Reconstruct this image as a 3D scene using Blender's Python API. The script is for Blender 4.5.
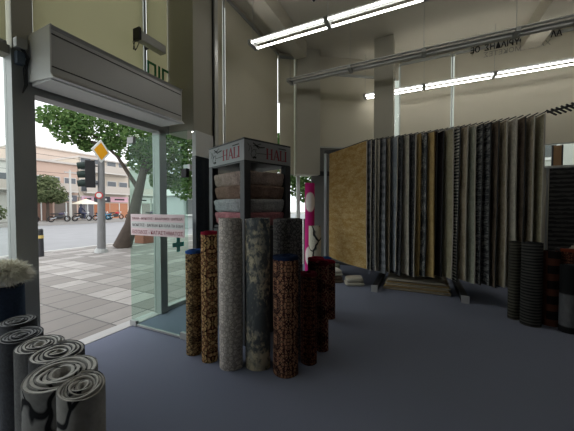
import bpy, bmesh, math, random
from mathutils import Vector, Matrix
random.seed(7)
for o in list(bpy.data.objects): bpy.data.objects.remove(o, do_unlink=True)
S = bpy.context.scene
COL = S.collection
R = math.radians
PI = math.pi

# ------------------------------------------------------------ camera, sky, exposure
cd = bpy.data.cameras.new('camera'); cam = bpy.data.objects.new('camera', cd); COL.objects.link(cam)
cam.location = (0, 0, 1.55); cam.rotation_euler = (R(90 - 1.6), 0, R(25.5))
cd.sensor_width = 36; cd.sensor_fit = 'HORIZONTAL'; cd.lens = 36 * 276 / 574
cd.clip_start = 0.02; cd.clip_end = 300
S.camera = cam
S.view_settings.view_transform = 'Standard'; S.view_settings.look = 'None'
S.view_settings.gamma = 1; S.view_settings.use_curve_mapping = False
S.view_settings.exposure = 1.12
SKY = 1.15
TUBE = 6.0
W = bpy.data.worlds.new('overcast'); S.world = W; W.use_nodes = True
wn = W.node_tree; wn.nodes.clear()
wo = wn.nodes.new('ShaderNodeOutputWorld'); wb = wn.nodes.new('ShaderNodeBackground')
wt = wn.nodes.new('ShaderNodeTexCoord'); wz = wn.nodes.new('ShaderNodeTexNoise'); wr = wn.nodes.new('ShaderNodeValToRGB')
wz.inputs['Scale'].default_value = 2.2; wz.inputs['Detail'].default_value = 5
wr.color_ramp.elements[0].position = .35; wr.color_ramp.elements[0].color = (.78, .83, .90, 1)
wr.color_ramp.elements[1].position = .65; wr.color_ramp.elements[1].color = (.95, .95, .94, 1)
wn.links.new(wt.outputs['Generated'], wz.inputs['Vector']); wn.links.new(wz.outputs['Fac'], wr.inputs['Fac'])
wn.links.new(wr.outputs['Color'], wb.inputs['Color']); wb.inputs['Strength'].default_value = SKY
wn.links.new(wb.outputs[0], wo.inputs['Surface'])

# ------------------------------------------------------------ material helpers
class NT:
    def __init__(s, name):
        s.m = bpy.data.materials.new(name); s.m.use_nodes = True
        s.t = s.m.node_tree; s.t.nodes.clear()
        s.out = s.t.nodes.new('ShaderNodeOutputMaterial')
    def n(s, typ, ins=None, **kw):
        nd = s.t.nodes.new('ShaderNode' + typ)
        for k, v in kw.items(): setattr(nd, k, v)
        for k, v in (ins or {}).items():
            if isinstance(v, bpy.types.NodeSocket): s.t.links.new(v, nd.inputs[k])
            else: nd.inputs[k].default_value = v
        return nd
    def math(s, op, a, b=0.0, c=0.0, clamp=False):
        nd = s.n('Math', {0: a, 1: b, 2: c}, operation=op); nd.use_clamp = clamp
        return nd.outputs[0]
    def mix(s, f, a, b):
        nd = s.n('Mix', data_type='RGBA')
        for k, v in ((0, f), (6, a), (7, b)):
            if isinstance(v, bpy.types.NodeSocket): s.t.links.new(v, nd.inputs[k])
            else: nd.inputs[k].default_value = (*v, 1) if isinstance(v, tuple) and len(v) == 3 else v
        return nd.outputs[2]
    def step(s, v, e, w=.04):
        nd = s.n('MapRange', {0: v, 1: e - w, 2: e + w, 3: 0.0, 4: 1.0}); nd.clamp = True
        return nd.outputs[0]
    def coords(s, which='Object', scale=(1, 1, 1), rnd=False, loc=(0, 0, 0)):
        tc = s.n('TexCoord')
        v = tc.outputs[which]
        if rnd:
            oi = s.n('ObjectInfo')
            v = s.n('VectorMath', {0: v, 1: s.n('VectorMath', {0: oi.outputs['Location'], 1: (3.1, 5.7, 0)}, operation='MULTIPLY').outputs[0]}, operation='ADD').outputs[0]
        return s.n('Mapping', {'Vector': v, 'Scale': scale, 'Location': loc}).outputs[0]
    def surf(s, col, rough=.8, metal=0., spec=.3, bump=None, bstr=.3, bdist=.01, **kw):
        b = s.n('BsdfPrincipled')
        if isinstance(col, bpy.types.NodeSocket): s.t.links.new(col, b.inputs['Base Color'])
        else: b.inputs['Base Color'].default_value = (*col, 1)
        b.inputs['Roughness'].default_value = rough; b.inputs['Metallic'].default_value = metal
        b.inputs['Specular IOR Level'].default_value = spec
        if bump is not None:
            bn = s.n('Bump', {'Height': bump, 'Strength': bstr, 'Distance': bdist})
            s.t.links.new(bn.outputs[0], b.inputs['Normal'])
        s.t.links.new(b.outputs[0], s.out.inputs['Surface'])
        return s.m

def plain(name, col, rough=.7, metal=0., spec=.3, var=.12, scale=8.):
    t = NT(name); v = t.n('TexNoise', {'Vector': t.coords(), 'Scale': scale, 'Detail': 4.}).outputs['Fac']
    d = tuple(c * (1 - var) for c in col); l = tuple(min(1, c * (1 + var)) for c in col)
    return t.surf(t.mix(v, d, l), rough, metal, spec)

def emit(name, col, st):
    t = NT(name); e = t.n('Emission', {'Color': (*col, 1), 'Strength': st}); t.t.links.new(e.outputs[0], t.out.inputs['Surface']); return t.m

def glass(name, tint=(.93, .97, .95), refl=1.0):
    t = NT(name); ge = t.n('NewGeometry')
    cs = t.math('ABSOLUTE', t.n('VectorMath', {0: ge.outputs['Incoming'], 1: ge.outputs['Normal']}, operation='DOT_PRODUCT').outputs['Value'])
    fv = t.math('ADD', t.math('MULTIPLY', t.math('POWER', t.math('SUBTRACT', 1.0, cs), 5.0), .96), .04); tr = t.n('BsdfTransparent', {'Color': (*tint, 1)})
    gl = t.n('BsdfGlossy', {'Color': (1, 1, 1, 1), 'Roughness': .01})
    f = t.math('MULTIPLY', fv, refl, clamp=True)
    mx = t.n('MixShader', {0: f, 1: tr.outputs[0], 2: gl.outputs[0]}); t.t.links.new(mx.outputs[0], t.out.inputs['Surface']); return t.m

def fabric_blind(name, col, tl=.3):
    t = NT(name); v = t.n('TexNoise', {'Vector': t.coords(scale=(1, 1, .15)), 'Scale': 3., 'Detail': 2.}).outputs['Fac']
    c = t.mix(v, tuple(x * .95 for x in col), col)
    d = t.n('BsdfDiffuse', {'Color': c}); tr = t.n('BsdfTranslucent', {'Color': c})
    mx = t.n('MixShader', {0: tl, 1: d.outputs[0], 2: tr.outputs[0]}); t.t.links.new(mx.outputs[0], t.out.inputs['Surface']); return t.m

def pile(name, col, var=.3, scale=60., bstr=.5):
    t = NT(name); co = t.coords(rnd=True)
    a = t.n('TexNoise', {'Vector': co, 'Scale': scale, 'Detail': 3.}).outputs['Fac']
    b = t.n('TexNoise', {'Vector': co, 'Scale': 3., 'Detail': 4.}).outputs['Fac']
    f = t.math('ADD', t.math('MULTIPLY', a, .5), t.math('MULTIPLY', b, .5))
    d = tuple(c * (1 - var) for c in col); l = tuple(min(1, c * (1 + var)) for c in col)
    return t.surf(t.mix(t.step(f, .5, .2), d, l), .95, 0, .05, a, bstr, .006)

def oriental(name, ground, motif, dark, accent, su=7., sv=7., seed=0.):
    """mirrored small-figure carpet pattern with border bands near both ends, laid on UV"""
    t = NT(name); tc = t.n('TexCoord'); sp = t.n('SeparateXYZ', {0: tc.outputs['UV']})
    u = t.math('PINGPONG', t.math('MULTIPLY', sp.outputs[0], su), 1.0); v = t.math('PINGPONG', t.math('MULTIPLY', sp.outputs[1], sv), 1.0)
    cv = t.n('CombineXYZ', {0: u, 1: v, 2: seed}).outputs[0]
    n = t.n('TexNoise', {'Vector': cv, 'Scale': 5., 'Detail': 2.}).outputs['Fac']
    vo = t.n('TexVoronoi', {'Vector': cv, 'Scale': 4.5}, feature='DISTANCE_TO_EDGE').outputs['Distance']
    v2 = t.n('TexVoronoi', {'Vector': cv, 'Scale': 7.5}, feature='F1').outputs['Distance']
    c = t.mix(t.step(n, .52, .03), ground, motif)
    c = t.mix(t.step(v2, .26, .03), accent, c)
    c = t.mix(t.step(vo, .07, .02), dark, c)
    # broad medallion modulation
    big = t.n('TexNoise', {'Vector': cv, 'Scale': 1.3, 'Detail': 1.}).outputs['Fac']
    c = t.mix(t.math('MULTIPLY', t.step(big, .58, .04), .55), c, dark)
    fib = t.n('TexNoise', {'Vector': t.coords(), 'Scale': 90., 'Detail': 2.}).outputs['Fac']
    c = t.mix(t.math('MULTIPLY', fib, .35), c, dark)
    return t.surf(c, .95, 0, .05, fib, .4, .004)

def distressed(name, a, b, c2, sc=3., thr=.52, stretch=(1, 1, 1), which='UV', seed=0., w=.03):
    t = NT(name); co = t.coords(which, (sc * stretch[0], sc * stretch[1], 1), loc=(seed, seed * .7, 0))
    n1 = t.n('TexNoise', {'Vector': co, 'Scale': 1., 'Detail': 8., 'Roughness': .7}).outputs['Fac']
    n2 = t.n('TexNoise', {'Vector': co, 'Scale': 9., 'Detail': 4., 'Roughness': .7}).outputs['Fac']
    vo = t.n('TexVoronoi', {'Vector': co, 'Scale': 3.}, feature='DISTANCE_TO_EDGE').outputs['Distance']
    c = t.mix(t.step(t.math('ADD', t.math('MULTIPLY', n1, .65), t.math('MULTIPLY', n2, .35)), thr, w), a, b)
    c = t.mix(t.math('MULTIPLY', t.math('MULTIPLY', t.math('SUBTRACT', 1.0, t.step(vo, .08, .04)), t.step(n2, .5, .1)), .7), c, c2)
    fib = t.n('TexNoise', {'Vector': t.coords(), 'Scale': 70., 'Detail': 2.}).outputs['Fac']
    c = t.mix(t.math('MULTIPLY', fib, .3), c, a)
    return t.surf(c, .95, 0, .05, fib, .4, .004)

def branchy(name, a, dark, sc=2.2, seed=0.):
    t = NT(name); co = t.coords('UV', (sc, sc * .8, 1), loc=(seed, seed, 0))
    w = t.n('TexNoise', {'Vector': co, 'Scale': 1.3, 'Detail': 2.}).outputs['Color']
    co2 = t.n('VectorMath', {0: co, 1: t.n('VectorMath', {0: w, 1: (.9, .9, 0)}, operation='MULTIPLY').outputs[0]}, operation='ADD').outputs[0]
    vo = t.n('TexVoronoi', {'Vector': co2, 'Scale': 1.1}, feature='DISTANCE_TO_EDGE').outputs['Distance']
    f = t.n('TexNoise', {'Vector': t.coords(), 'Scale': 45., 'Detail': 3.}).outputs['Fac']
    g = t.mix(f, tuple(x * .75 for x in a), tuple(x * 1.2 for x in a))
    return t.surf(t.mix(t.step(vo, .03, .010), dark, g), .95, 0, .05, f, .4, .004)

def striped(name, a, b, freq=30., dist=3., axis=1, thr=.5, w=.12):
    t = NT(name); tc = t.n('TexCoord'); sp = t.n('SeparateXYZ', {0: tc.outputs['UV']})
    n = t.n('TexNoise', {'Vector': t.coords('UV', (2, 9, 1)), 'Scale': 3., 'Detail': 5.}).outputs['Fac']
    x = t.math('SINE', t.math('ADD', t.math('MULTIPLY', sp.outputs[axis], freq), t.math('MULTIPLY', n, dist)))
    f = t.math('ADD', t.math('MULTIPLY', x, .3), n)
    fib = t.n('TexNoise', {'Vector': t.coords(), 'Scale': 70., 'Detail': 2.}).outputs['Fac']
    return t.surf(t.mix(t.step(f, thr, w), a, b), .95, 0, .05, fib, .4, .004)

def checker(name, a, b, c3, nu=8., nv=8.):
    t = NT(name); tc = t.n('TexCoord'); sp = t.n('SeparateXYZ', {0: tc.outputs['UV']})
    fv = t.math('FRACT', t.math('MULTIPLY', sp.outputs[1], nv)); fu = t.math('FRACT', t.math('MULTIPLY', sp.outputs[0], nu))
    m = t.math('MULTIPLY', t.step(fv, .45, .02), t.step(fu, .2, .02))
    n = t.n('TexNoise', {'Vector': t.coords('UV', (6, 6, 1)), 'Scale': 2., 'Detail': 5.}).outputs['Fac']
    return t.surf(t.mix(m, t.mix(n, a, c3), b), .95, 0, .05, n, .3, .004)

# ------------------------------------------------------------ mesh helpers
def box(bm, x0, x1, y0, y1, z0, z1):
    v = [bm.verts.new(p) for p in ((x0,y0,z0),(x1,y0,z0),(x1,y1,z0),(x0,y1,z0),(x0,y0,z1),(x1,y0,z1),(x1,y1,z1),(x0,y1,z1))]
    for f in ((0,3,2,1),(4,5,6,7),(0,1,5,4),(1,2,6,5),(2,3,7,6),(3,0,4,7)): bm.faces.new([v[i] for i in f])
    return v
def fbox(bm, O, e, a0, a1, n0, n1, z0, z1):
    """box in a frame: origin O, unit e along, n to its right"""
    nx, ny = e[1], -e[0]
    vs = []
    for z in (z0, z1):
        for a, n in ((a0, n0), (a1, n0), (a1, n1), (a0, n1)):
            vs.append(bm.verts.new((O[0] + e[0]*a + nx*n, O[1] + e[1]*a + ny*n, z)))
    for f in ((0,3,2,1),(4,5,6,7),(0,1,5,4),(1,2,6,5),(2,3,7,6),(3,0,4,7)): bm.faces.new([vs[i] for i in f])
def cyl(bm, p0, p1, r0, r1=None, n=12):
    r1 = r0 if r1 is None else r1
    p0, p1 = Vector(p0), Vector(p1); d = (p1 - p0).normalized()
    a = d.orthogonal().normalized(); b = d.cross(a)
    A = [bm.verts.new(p0 + (a*math.cos(2*PI*i/n) + b*math.sin(2*PI*i/n))*r0) for i in range(n)]
    B = [bm.verts.new(p1 + (a*math.cos(2*PI*i/n) + b*math.sin(2*PI*i/n))*r1) for i in range(n)]
    for i in range(n): bm.faces.new((A[i], A[(i+1)%n], B[(i+1)%n], B[i]))
    bm.faces.new(A[::-1]); bm.faces.new(B)
def tube(bm, pts, r, n=6):
    for i in range(len(pts)-1): cyl(bm, pts[i], pts[i+1], r if not isinstance(r, list) else r[i], None if not isinstance(r, list) else r[i+1], n)
def ring(bm, c, axis, Rr, r, n=20, m=6):
    axis = Vector(axis).normalized(); a = axis.orthogonal().normalized(); b = axis.cross(a); c = Vector(c); V = []
    for i in range(n):
        t = 2*PI*i/n; d = a*math.cos(t) + b*math.sin(t)
        V.append([bm.verts.new(c + d*(Rr + r*math.cos(2*PI*j/m)) + axis*(r*math.sin(2*PI*j/m))) for j in range(m)])
    for i in range(n):
        for j in range(m): bm.faces.new((V[i][j], V[(i+1)%n][j], V[(i+1)%n][(j+1)%m], V[i][(j+1)%m]))
def extr(bm, pts, z0, z1, M=None):
    """prism of a polygon (x,y) between z0 and z1, then optional matrix"""
    M = M or Matrix()
    A = [bm.verts.new(M @ Vector((x, y, z0))) for x, y in pts]; B = [bm.verts.new(M @ Vector((x, y, z1))) for x, y in pts]
    n = len(pts)
    for i in range(n): bm.faces.new((A[i], A[(i+1)%n], B[(i+1)%n], B[i]))
    bm.faces.new(A[::-1]); bm.faces.new(B)
def blob(bm, c, s, sub=2, amp=.1, rot=0):
    r = bmesh.ops.create_icosphere(bm, subdivisions=sub, radius=1)
    k = random.random()*9
    for v in r['verts']:
        p = v.co; q = 1 + amp*math.sin(4*p.x + k)*math.cos(5*p.y + k*1.3) + amp*.6*math.sin(9*p.z + k)
        p = Vector((p.x*s[0]*q, p.y*s[1]*q, p.z*s[2]*q)); v.co = Matrix.Rotation(rot, 3, 'Z') @ p + Vector(c)
def obj(name, bm, mat, parent=None, smooth=False, bevel=0., world=True):
    """ONE mesh object; vertices are given in world space, parents carry no rotation while building"""
    bmesh.ops.recalc_face_normals(bm, faces=bm.faces)
    me = bpy.data.meshes.new(name)
    if parent is not None and world:
        L = parent.matrix_basis.translation.copy(); p = parent.parent
        while p: L += p.matrix_basis.translation; p = p.parent
        for v in bm.verts: v.co -= L
    if smooth:
        for f in bm.faces: f.smooth = True
    bm.to_mesh(me); bm.free(); me.materials.append(mat)
    o = bpy.data.objects.new(name, me); COL.objects.link(o)
    if parent is not None: o.parent = parent
    if smooth:
        md = o.modifiers.new('edge', 'EDGE_SPLIT'); md.split_angle = R(40)
    if bevel > 0:
        md = o.modifiers.new('bevel', 'BEVEL'); md.width = bevel; md.segments = 2; md.limit_method = 'ANGLE'
    return o
def recenter(o):
    vs = o.data.vertices
    xs = [v.co.x for v in vs]; ys = [v.co.y for v in vs]; zs = [v.co.z for v in vs]
    c = Vector(((min(xs)+max(xs))/2, (min(ys)+max(ys))/2, min(zs)))
    for v in vs: v.co -= c
    o.location = c
def tag(o, label, cat, group=None, kind=None):
    if label: o['label'] = label
    if cat: o['category'] = cat
    if group: o['group'] = group
    if kind: o['kind'] = kind
    return o
def thing(name, label, cat, loc=(0,0,0), group=None):
    o = bpy.data.objects.new(name, None); COL.objects.link(o); o.location = loc; o.empty_display_size = .1
    return tag(o, label, cat, group)
def struct(name, bm, mat, **k):
    o = obj(name, bm, mat, **k); o['kind'] = 'structure'; return o
def B(): return bmesh.new()
def bx(*a):
    bm = B(); box(bm, *a); return bm
def copy_tree(o, parent=None):
    c = o.copy(); COL.objects.link(c)
    if parent is not None: c.parent = parent
    for ch in list(o.children): copy_tree(ch, c)
    return c
def text_into(bm, txt, size, M, depth=.003, mirror=False, bold=0., align='LEFT', width=None):
    cu = bpy.data.curves.new('lettering', 'FONT'); cu.body = txt; cu.size = size; cu.extrude = depth/2; cu.offset = bold; cu.align_x = align
    cu.resolution_u = 3
    o = bpy.data.objects.new('lettering_tmp', cu); COL.objects.link(o)
    dg = bpy.context.evaluated_depsgraph_get(); me = bpy.data.meshes.new_from_object(o.evaluated_get(dg))
    if width and len(me.vertices):
        xs = [v.co.x for v in me.vertices]; k = width/(max(xs) - min(xs))
        for v in me.vertices: v.co.x *= k
    if mirror:
        xs = [v.co.x for v in me.vertices]; s = max(xs) + min(xs)
        for v in me.vertices: v.co.x = s - v.co.x
    me.transform(M); bm.from_mesh(me)
    bpy.data.objects.remove(o, do_unlink=True); bpy.data.curves.remove(cu); bpy.data.meshes.remove(me)
def frame_mat(O, ex, ey):
    """local x->ex, y->ey, z->ex x ey at origin O"""
    ex = Vector(ex).normalized(); ey = Vector(ey).normalized(); ez = ex.cross(ey)
    return Matrix(((ex.x, ey.x, ez.x, O[0]), (ex.y, ey.y, ez.y, O[1]), (ex.z, ey.z, ez.z, O[2]), (0, 0, 0, 1)))

# ------------------------------------------------------------ materials
M = {}
def floor_mat():
    t = NT('carpet_tile_blue'); co = t.coords()
    f = t.n('TexNoise', {'Vector': co, 'Scale': 160., 'Detail': 2.}).outputs['Fac']
    g = t.n('TexNoise', {'Vector': co, 'Scale': 1.1, 'Detail': 5.}).outputs['Fac']
    c = t.mix(f, (.148, .163, .222), (.222, .24, .315)); c = t.mix(t.math('MULTIPLY', t.step(g, .55, .15), .3), c, (.17, .18, .235))
    return t.surf(c, .95, 0, .1, f, .3, .003)
M['floor'] = floor_mat()
M['ceil'] = plain('ceiling_paint', (.50, .47, .39), .9, 0, .1, .05, 1.5)
M['wall'] = plain('wall_paint_beige', (.50, .47, .39), .9, 0, .1, .05, 2)
M['wallgrey'] = plain('wall_paint_grey', (.20, .20, .19), .85, 0, .1, .08, 2)
M['pillar'] = plain('pillar_cladding', (.46, .44, .37), .75, 0, .15, .05, 2)
M['alu'] = plain('aluminium_grey', (.38, .39, .38), .5, .2, .4, .08, 6)
M['alulight'] = plain('aluminium_light', (.45, .45, .43), .4, .3, .4, .06, 6)
M['dark'] = plain('dark_metal', (.035, .036, .04), .5, .1, .4, .1, 6)
M['steel'] = plain('brushed_steel', (.42, .44, .46), .35, .8, .5, .1, 20)
M['glass'] = glass('shop_glass', (.95, .98, .965), .35)
M['leafglass'] = glass('door_glass_greenish', (.86, .95, .91), .2)
M['blind'] = fabric_blind('blind_cream', (.62, .58, .48), .25)
M['blindgreen'] = fabric_blind('blind_greenish', (.70, .67, .52), .5)
M['shade_board'] = plain('shade_box_board', (.45, .45, .40), .8)
M['navy'] = plain('glossy_dark_panel', (.012, .018, .028), .08, 0, .6, .1, 3)
M['white'] = plain('white_paint', (.72, .72, .70), .5, 0, .3, .04, 4)
M['acgrey'] = plain('air_curtain_grey', (.46, .46, .45), .35, .1, .4, .04, 3)
M['acdark'] = plain('air_curtain_groove', (.06, .06, .06), .5)
M['black'] = plain('black_plastic', (.012, .012, .013), .5, 0, .3, .1, 6)
M['tube'] = emit('fluorescent_tube', (1.0, .985, .93), TUBE)
M['tubeoff'] = plain('unlit_tube', (.62, .60, .54), .3, 0, .4, .03, 4)
M['backing'] = plain('rug_backing_cream', (.34, .32, .30), .95, 0, .05, .25, 60)
M['backdark'] = plain('rug_backing_dark', (.06, .06, .065), .95, 0, .05, .3, 60)
M['jute'] = plain('rug_backing_tan', (.26, .21, .15), .95, 0, .05, .3, 60)

# ------------------------------------------------------------ setting: shell
ZC = 5.65
C1 = (-3.4, 6.6); C2 = (-.55, 8.5)
_l = math.hypot(C2[0]-C1[0], C2[1]-C1[1]); CE = ((C2[0]-C1[0])/_l, (C2[1]-C1[1])/_l); CL = _l
foot = [(-3.45, -4.2), (9, -4.2), (9, 8.6), (-.58, 8.6), (-3.45, 6.68)]
bm = B(); extr(bm, foot, -.12, 0); struct('floor', bm, M['floor'])
bm = B(); extr(bm, [(-3.6, -4.4), (9.2, -4.4), (9.2, 8.8), (-.6, 8.8), (-3.6, 6.8)], ZC, ZC + .2); struct('ceiling', bm, M['ceil'])
bm = B(); box(bm, -2.86, -2.56, -4.2, 6.5, 5.3, ZC); struct('trim_1', bm, M['ceil'])
bm = B(); box(bm, 2.14, 2.5, -4.2, 8.5, 5.3, ZC); struct('trim_2', bm, M['ceil'])
struct('wall_right', bx(9, 9.2, -4.4, 8.8, 0, ZC), M['wall'])
struct('wall_behind', bx(-3.6, 9, -4.4, -4.2, 0, ZC), M['wall'])
# --- facade on the street side (x = -3.4)
bm = B(); box(bm, -3.52, -3.36, 1.22, 1.385, 0, 3.0); struct('trim_3', bm, M['alu'])
struct('trim_27', bx(-3.52, -3.365, 1.23, 1.385, 3.0, ZC), M['pillar'])              # door post
bm = B(); box(bm, -3.50, -3.36, 2.80, 2.92, 0, 2.66); struct('trim_4', bm, M['alu'])            # far door post
bm = B(); box(bm, -3.52, -3.36, 1.385, 2.98, 2.64, 2.82); struct('trim_5', bm, M['alu'])        # door head
bm = B(); box(bm, -3.52, -3.38, -4.2, 1.22, 2.95, 3.03); struct('trim_6', bm, M['pillar'])
bm = B(); box(bm, -3.52, -3.38, 3.4, 6.6, 2.18, 2.26); struct('trim_7', bm, M['alu'])
bm = B(); box(bm, -3.50, -3.40, -4.2, 1.22, 0, .08); struct('trim_8', bm, M['alu'])
bm = B(); box(bm, -3.50, -3.40, 2.92, 6.6, 0, .06); struct('trim_9', bm, M['alu'])
for i, (y0, y1, z0, z1) in enumerate(((-4.2, 1.22, .08, 2.95), (2.92, 6.6, .06, 2.18), (-4.2, 2.98, 3.03, 5.6), (3.4, 6.6, 2.26, 5.6), (2.42, 2.80, 0, 2.64))):
    struct('window_%d' % (i+1), bx(-3.475, -3.46, y0, y1, z0, z1), M['glass'])
struct('trim_10', bx(-3.50, -3.43, .62, .66, .08, 2.95), M['alulight'])
struct('trim_11', bx(-3.50, -3.38, 2.60, 2.63, 2.82, ZC), M['alu'])
struct('wall_left', bx(-3.6, -3.36, -4.2, 6.6, 5.6, ZC), M['wall'])
struct('added_shade_box', bx(-4.9, -4.5, 4.4, 7.2, 3.28, 4.2), M['shade_board'])                               # added unseen box outside, shades the lower part of the wide blind
struct('added_shade_box_base', bx(-4.95, -4.45, 4.4, 7.2, 3.24, 3.28), M['alu'])  # underside of the added shading box
# pillar over the glass beside the door, conduit on its side, glossy panel below it
struct('wall_pillar', bx(-3.42, -2.9, 3.0, 3.40, 2.66, ZC), M['pillar'])
struct('trim_14', bx(-2.96, -2.89, 3.03, 3.40, 2.30, 2.66), M['white'])
struct('trim_15', bx(-2.97, -2.90, 3.03, 3.40, 0, 2.30), M['navy'])
struct('trim_16', bx(-2.93, -2.86, 3.415, 3.49, 0, ZC), M['alulight'])
bm = B(); box(bm, -2.94, -2.89, 3.40, 3.415, 0, ZC); struct('trim_17', bm, M['dark'])
# --- cut corner
bm = B(); fbox(bm, C1, CE, .92, CL, -.12, 0, 0, 2.46); fbox(bm, C1, CE, 1.08, CL, -.12, 0, 2.46, 3.27)
struct('wall_corner', bm, M['wallgrey'])
bm = B(); fbox(bm, C1, CE, -.05, CL, -.12, 0, 5.56, ZC); fbox(bm, C1, CE, 1.08, CL, -.05, 0, 5.16, 5.56); struct('wall_corner_top', bm, M['wall'])
bm = B(); fbox(bm, C1, CE, -.01, .035, -.05, .03, 4.35, ZC); struct('trim_25', bm, M['wall'])
struct('trim_26', bx(-3.45, -3.385, 4.285, 4.335, 2.26, ZC), M['alulight'])
bm = B(); fbox(bm, C1, CE, .44, 1.06, -.2, .30, 2.42, ZC); struct('wall_corner_pier', bm, M['pillar'])
bm = B(); fbox(bm, C1, CE, 0, .92, -.07, -.055, 0, 2.42); fbox(bm, C1, CE, 0, .44, -.07, -.055, 2.42, 5.56); fbox(bm, C1, CE, 1.06, CL, -.07, -.055, 3.1, 5.56)
struct('window_6', bm, M['glass'])
bm = B(); fbox(bm, C1, CE, .50, .58, -.1, .02, 0, 2.42); struct('trim_18', bm, M['white'])
bm = B(); fbox(bm, C1, CE, .70, .92, -.1, -.02, 0, 1.25); struct('trim_19', bm, M['wallgrey'])
bm = B(); fbox(bm, C1, CE, 1.08, 2.2, 0, .06, 2.42, 2.54); struct('trim_20', bm, M['dark'])
bm = B(); fbox(bm, C1, CE, 1.07, 1.12, -.04, .05, 2.6, 5.3); struct('trim_21', bm, M['alu'])
# --- back wall
bm = B(); box(bm, -.6, 9, 8.5, 8.7, 0, 2.5); box(bm, -.6, 9, 8.5, 8.7, 5.6, ZC); box(bm, 5.2, 9, 8.5, 8.7, 2.5, 5.6); struct('wall_back', bm, M['wall'])
struct('window_7', bx(-.6, 5.2, 8.60, 8.615, 2.5, 5.6), M['glass'])
struct('trim_22', bx(.745, .775, 8.52, 8.6, 2.5, 5.6), M['alu'])
struct('trim_23', bx(-.54, -.51, 8.52, 8.6, 2.5, 5.6), M['alu'])
struct('trim_24', bx(-.5, 5.2, 8.40, 8.5, 2.46, 2.52), M['alu'])
struct('wall_column', bx(-1.02, -.58, 7.08, 7.48, 0, ZC), M['pillar'])

# ------------------------------------------------------------ outside ground
def paving():
    t = NT('pavement_slabs'); co = t.coords('Object')
    sw = t.n('SeparateXYZ', {0: co}); cv = t.n('CombineXYZ', {0: sw.outputs[1], 1: sw.outputs[0], 2: 0.}).outputs[0]
    br = t.n('TexBrick', {'Vector': cv, 'Color1': (.24, .215, .195, 1), 'Color2': (.74, .70, .66, 1), 'Mortar': (.09, .085, .08, 1), 'Scale': 1., 'Mortar Size': .014, 'Bias': -.5, 'Brick Width': .58, 'Row Height': .42})
    br.offset = .0
    n = t.n('TexNoise', {'Vector': co, 'Scale': 5., 'Detail': 6.}).outputs['Fac']
    c = t.mix(t.math('MULTIPLY', n, .7), br.outputs['Color'], (.2, .19, .18))
    return t.surf(c, .75, 0, .3, n, .1, .01)
struct('pavement', bx(-12.0, -3.45, -14, 40, -.3, -.03), paving())
struct('kerb', bx(-12.25, -12.0, -14, 60, -.3, -.02), plain('kerb_stone', (.45, .44, .42), .8))
struct('road', bx(-32, -12.25, -20, 70, -.35, -.14), plain('asphalt', (.26, .26, .265), .85, 0, .3, .12, 1.2))
struct('far_pavement', bx(-70, -32, -20, 90, -.35, .15), plain('far_paving', (.33, .31, .29), .85))
struct('threshold', bx(-3.56, -3.38, 1.4, 2.8, -.1, .006), plain('white_marble', (.45, .44, .43), .4, 0, .3, .1, 3))

# ------------------------------------------------------------ lamps under the ceiling
def luminaire(label, x0, nseg, y, lit, z=4.5, seg=1.41):
    t = thing('tube_light', label, 'ceiling light', (x0, y, z), 'fluorescent lamps hung from the ceiling')
    bm = B(); box(bm, x0, x0 + nseg*seg, y - .05, y + .05, z + .045, z + .085); obj('housing', bm, M['alu'] if lit else M['alulight'], t)
    if not lit:
        bm = B(); box(bm, x0, x0 + nseg*seg, y - .11, y - .05, z + .05, z + .062); box(bm, x0, x0 + nseg*seg, y + .05, y + .11, z + .05, z + .062)
        box(bm, x0, x0 + nseg*seg, y + .095, y + .11, z - .01, z + .05); obj('reflector', bm, M['white'], t)
    for k in range(nseg + 1):
        cx = x0 + k*seg
        bm = B(); box(bm, cx - .035, cx + .035, y - .125, y + .125, z - .02, z + .05); obj('lamp_holder', bm, M['alu'], t)
        if k in (0, nseg) or k % 1 == 0:
            bm = B(); cyl(bm, (cx, y, z + .08), (cx, y, 5.3 if -2.86 < cx < -2.56 or 2.14 < cx < 2.5 else ZC - .021), .004, n=5); obj('suspension_wire', bm, M['alu'], t)
        if k < nseg:
            for s in (-.10, .10):
                bm = B(); cyl(bm, (cx + .04, y + s, z + .005), (cx + seg - .04, y + s, z + .005), .0155, n=8)
                obj('tube', bm, M['tube'] if lit else M['tubeoff'], t)
    return t
luminaire('lit twin-tube lamp nearest the viewer, running above the display stand', -2.76, 5, 4.35, True)
luminaire('unlit twin-tube lamp, the middle one of three hanging rows', -2.77, 5, 5.98, False)
luminaire('lit twin-tube lamp hanging furthest back, above the hanging rugs', -1.33, 4, 7.64, True)
for i, (x, y, l) in enumerate(((-1.9, 5.2, 'small round smoke detector on ceiling above the near lit lamp'), (-.55, 5.9, 'small round smoke detector on ceiling behind the near lamp, left of the column'), (1.55, 5.9, 'small round smoke detector on ceiling near the right-hand beam'))):
    t = thing('smoke_detector', l, 'smoke detector', (x, y, ZC), 'smoke detectors on the ceiling')
    bm = B(); cyl(bm, (x, y, ZC + .002), (x, y, ZC - .03), .06, .055, 14); obj('base', bm, M['white'], t)
    bm = B(); cyl(bm, (x, y, ZC - .03), (x, y, ZC - .06), .035, .02, 12); obj('sensor', bm, M['dark'], t)

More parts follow.
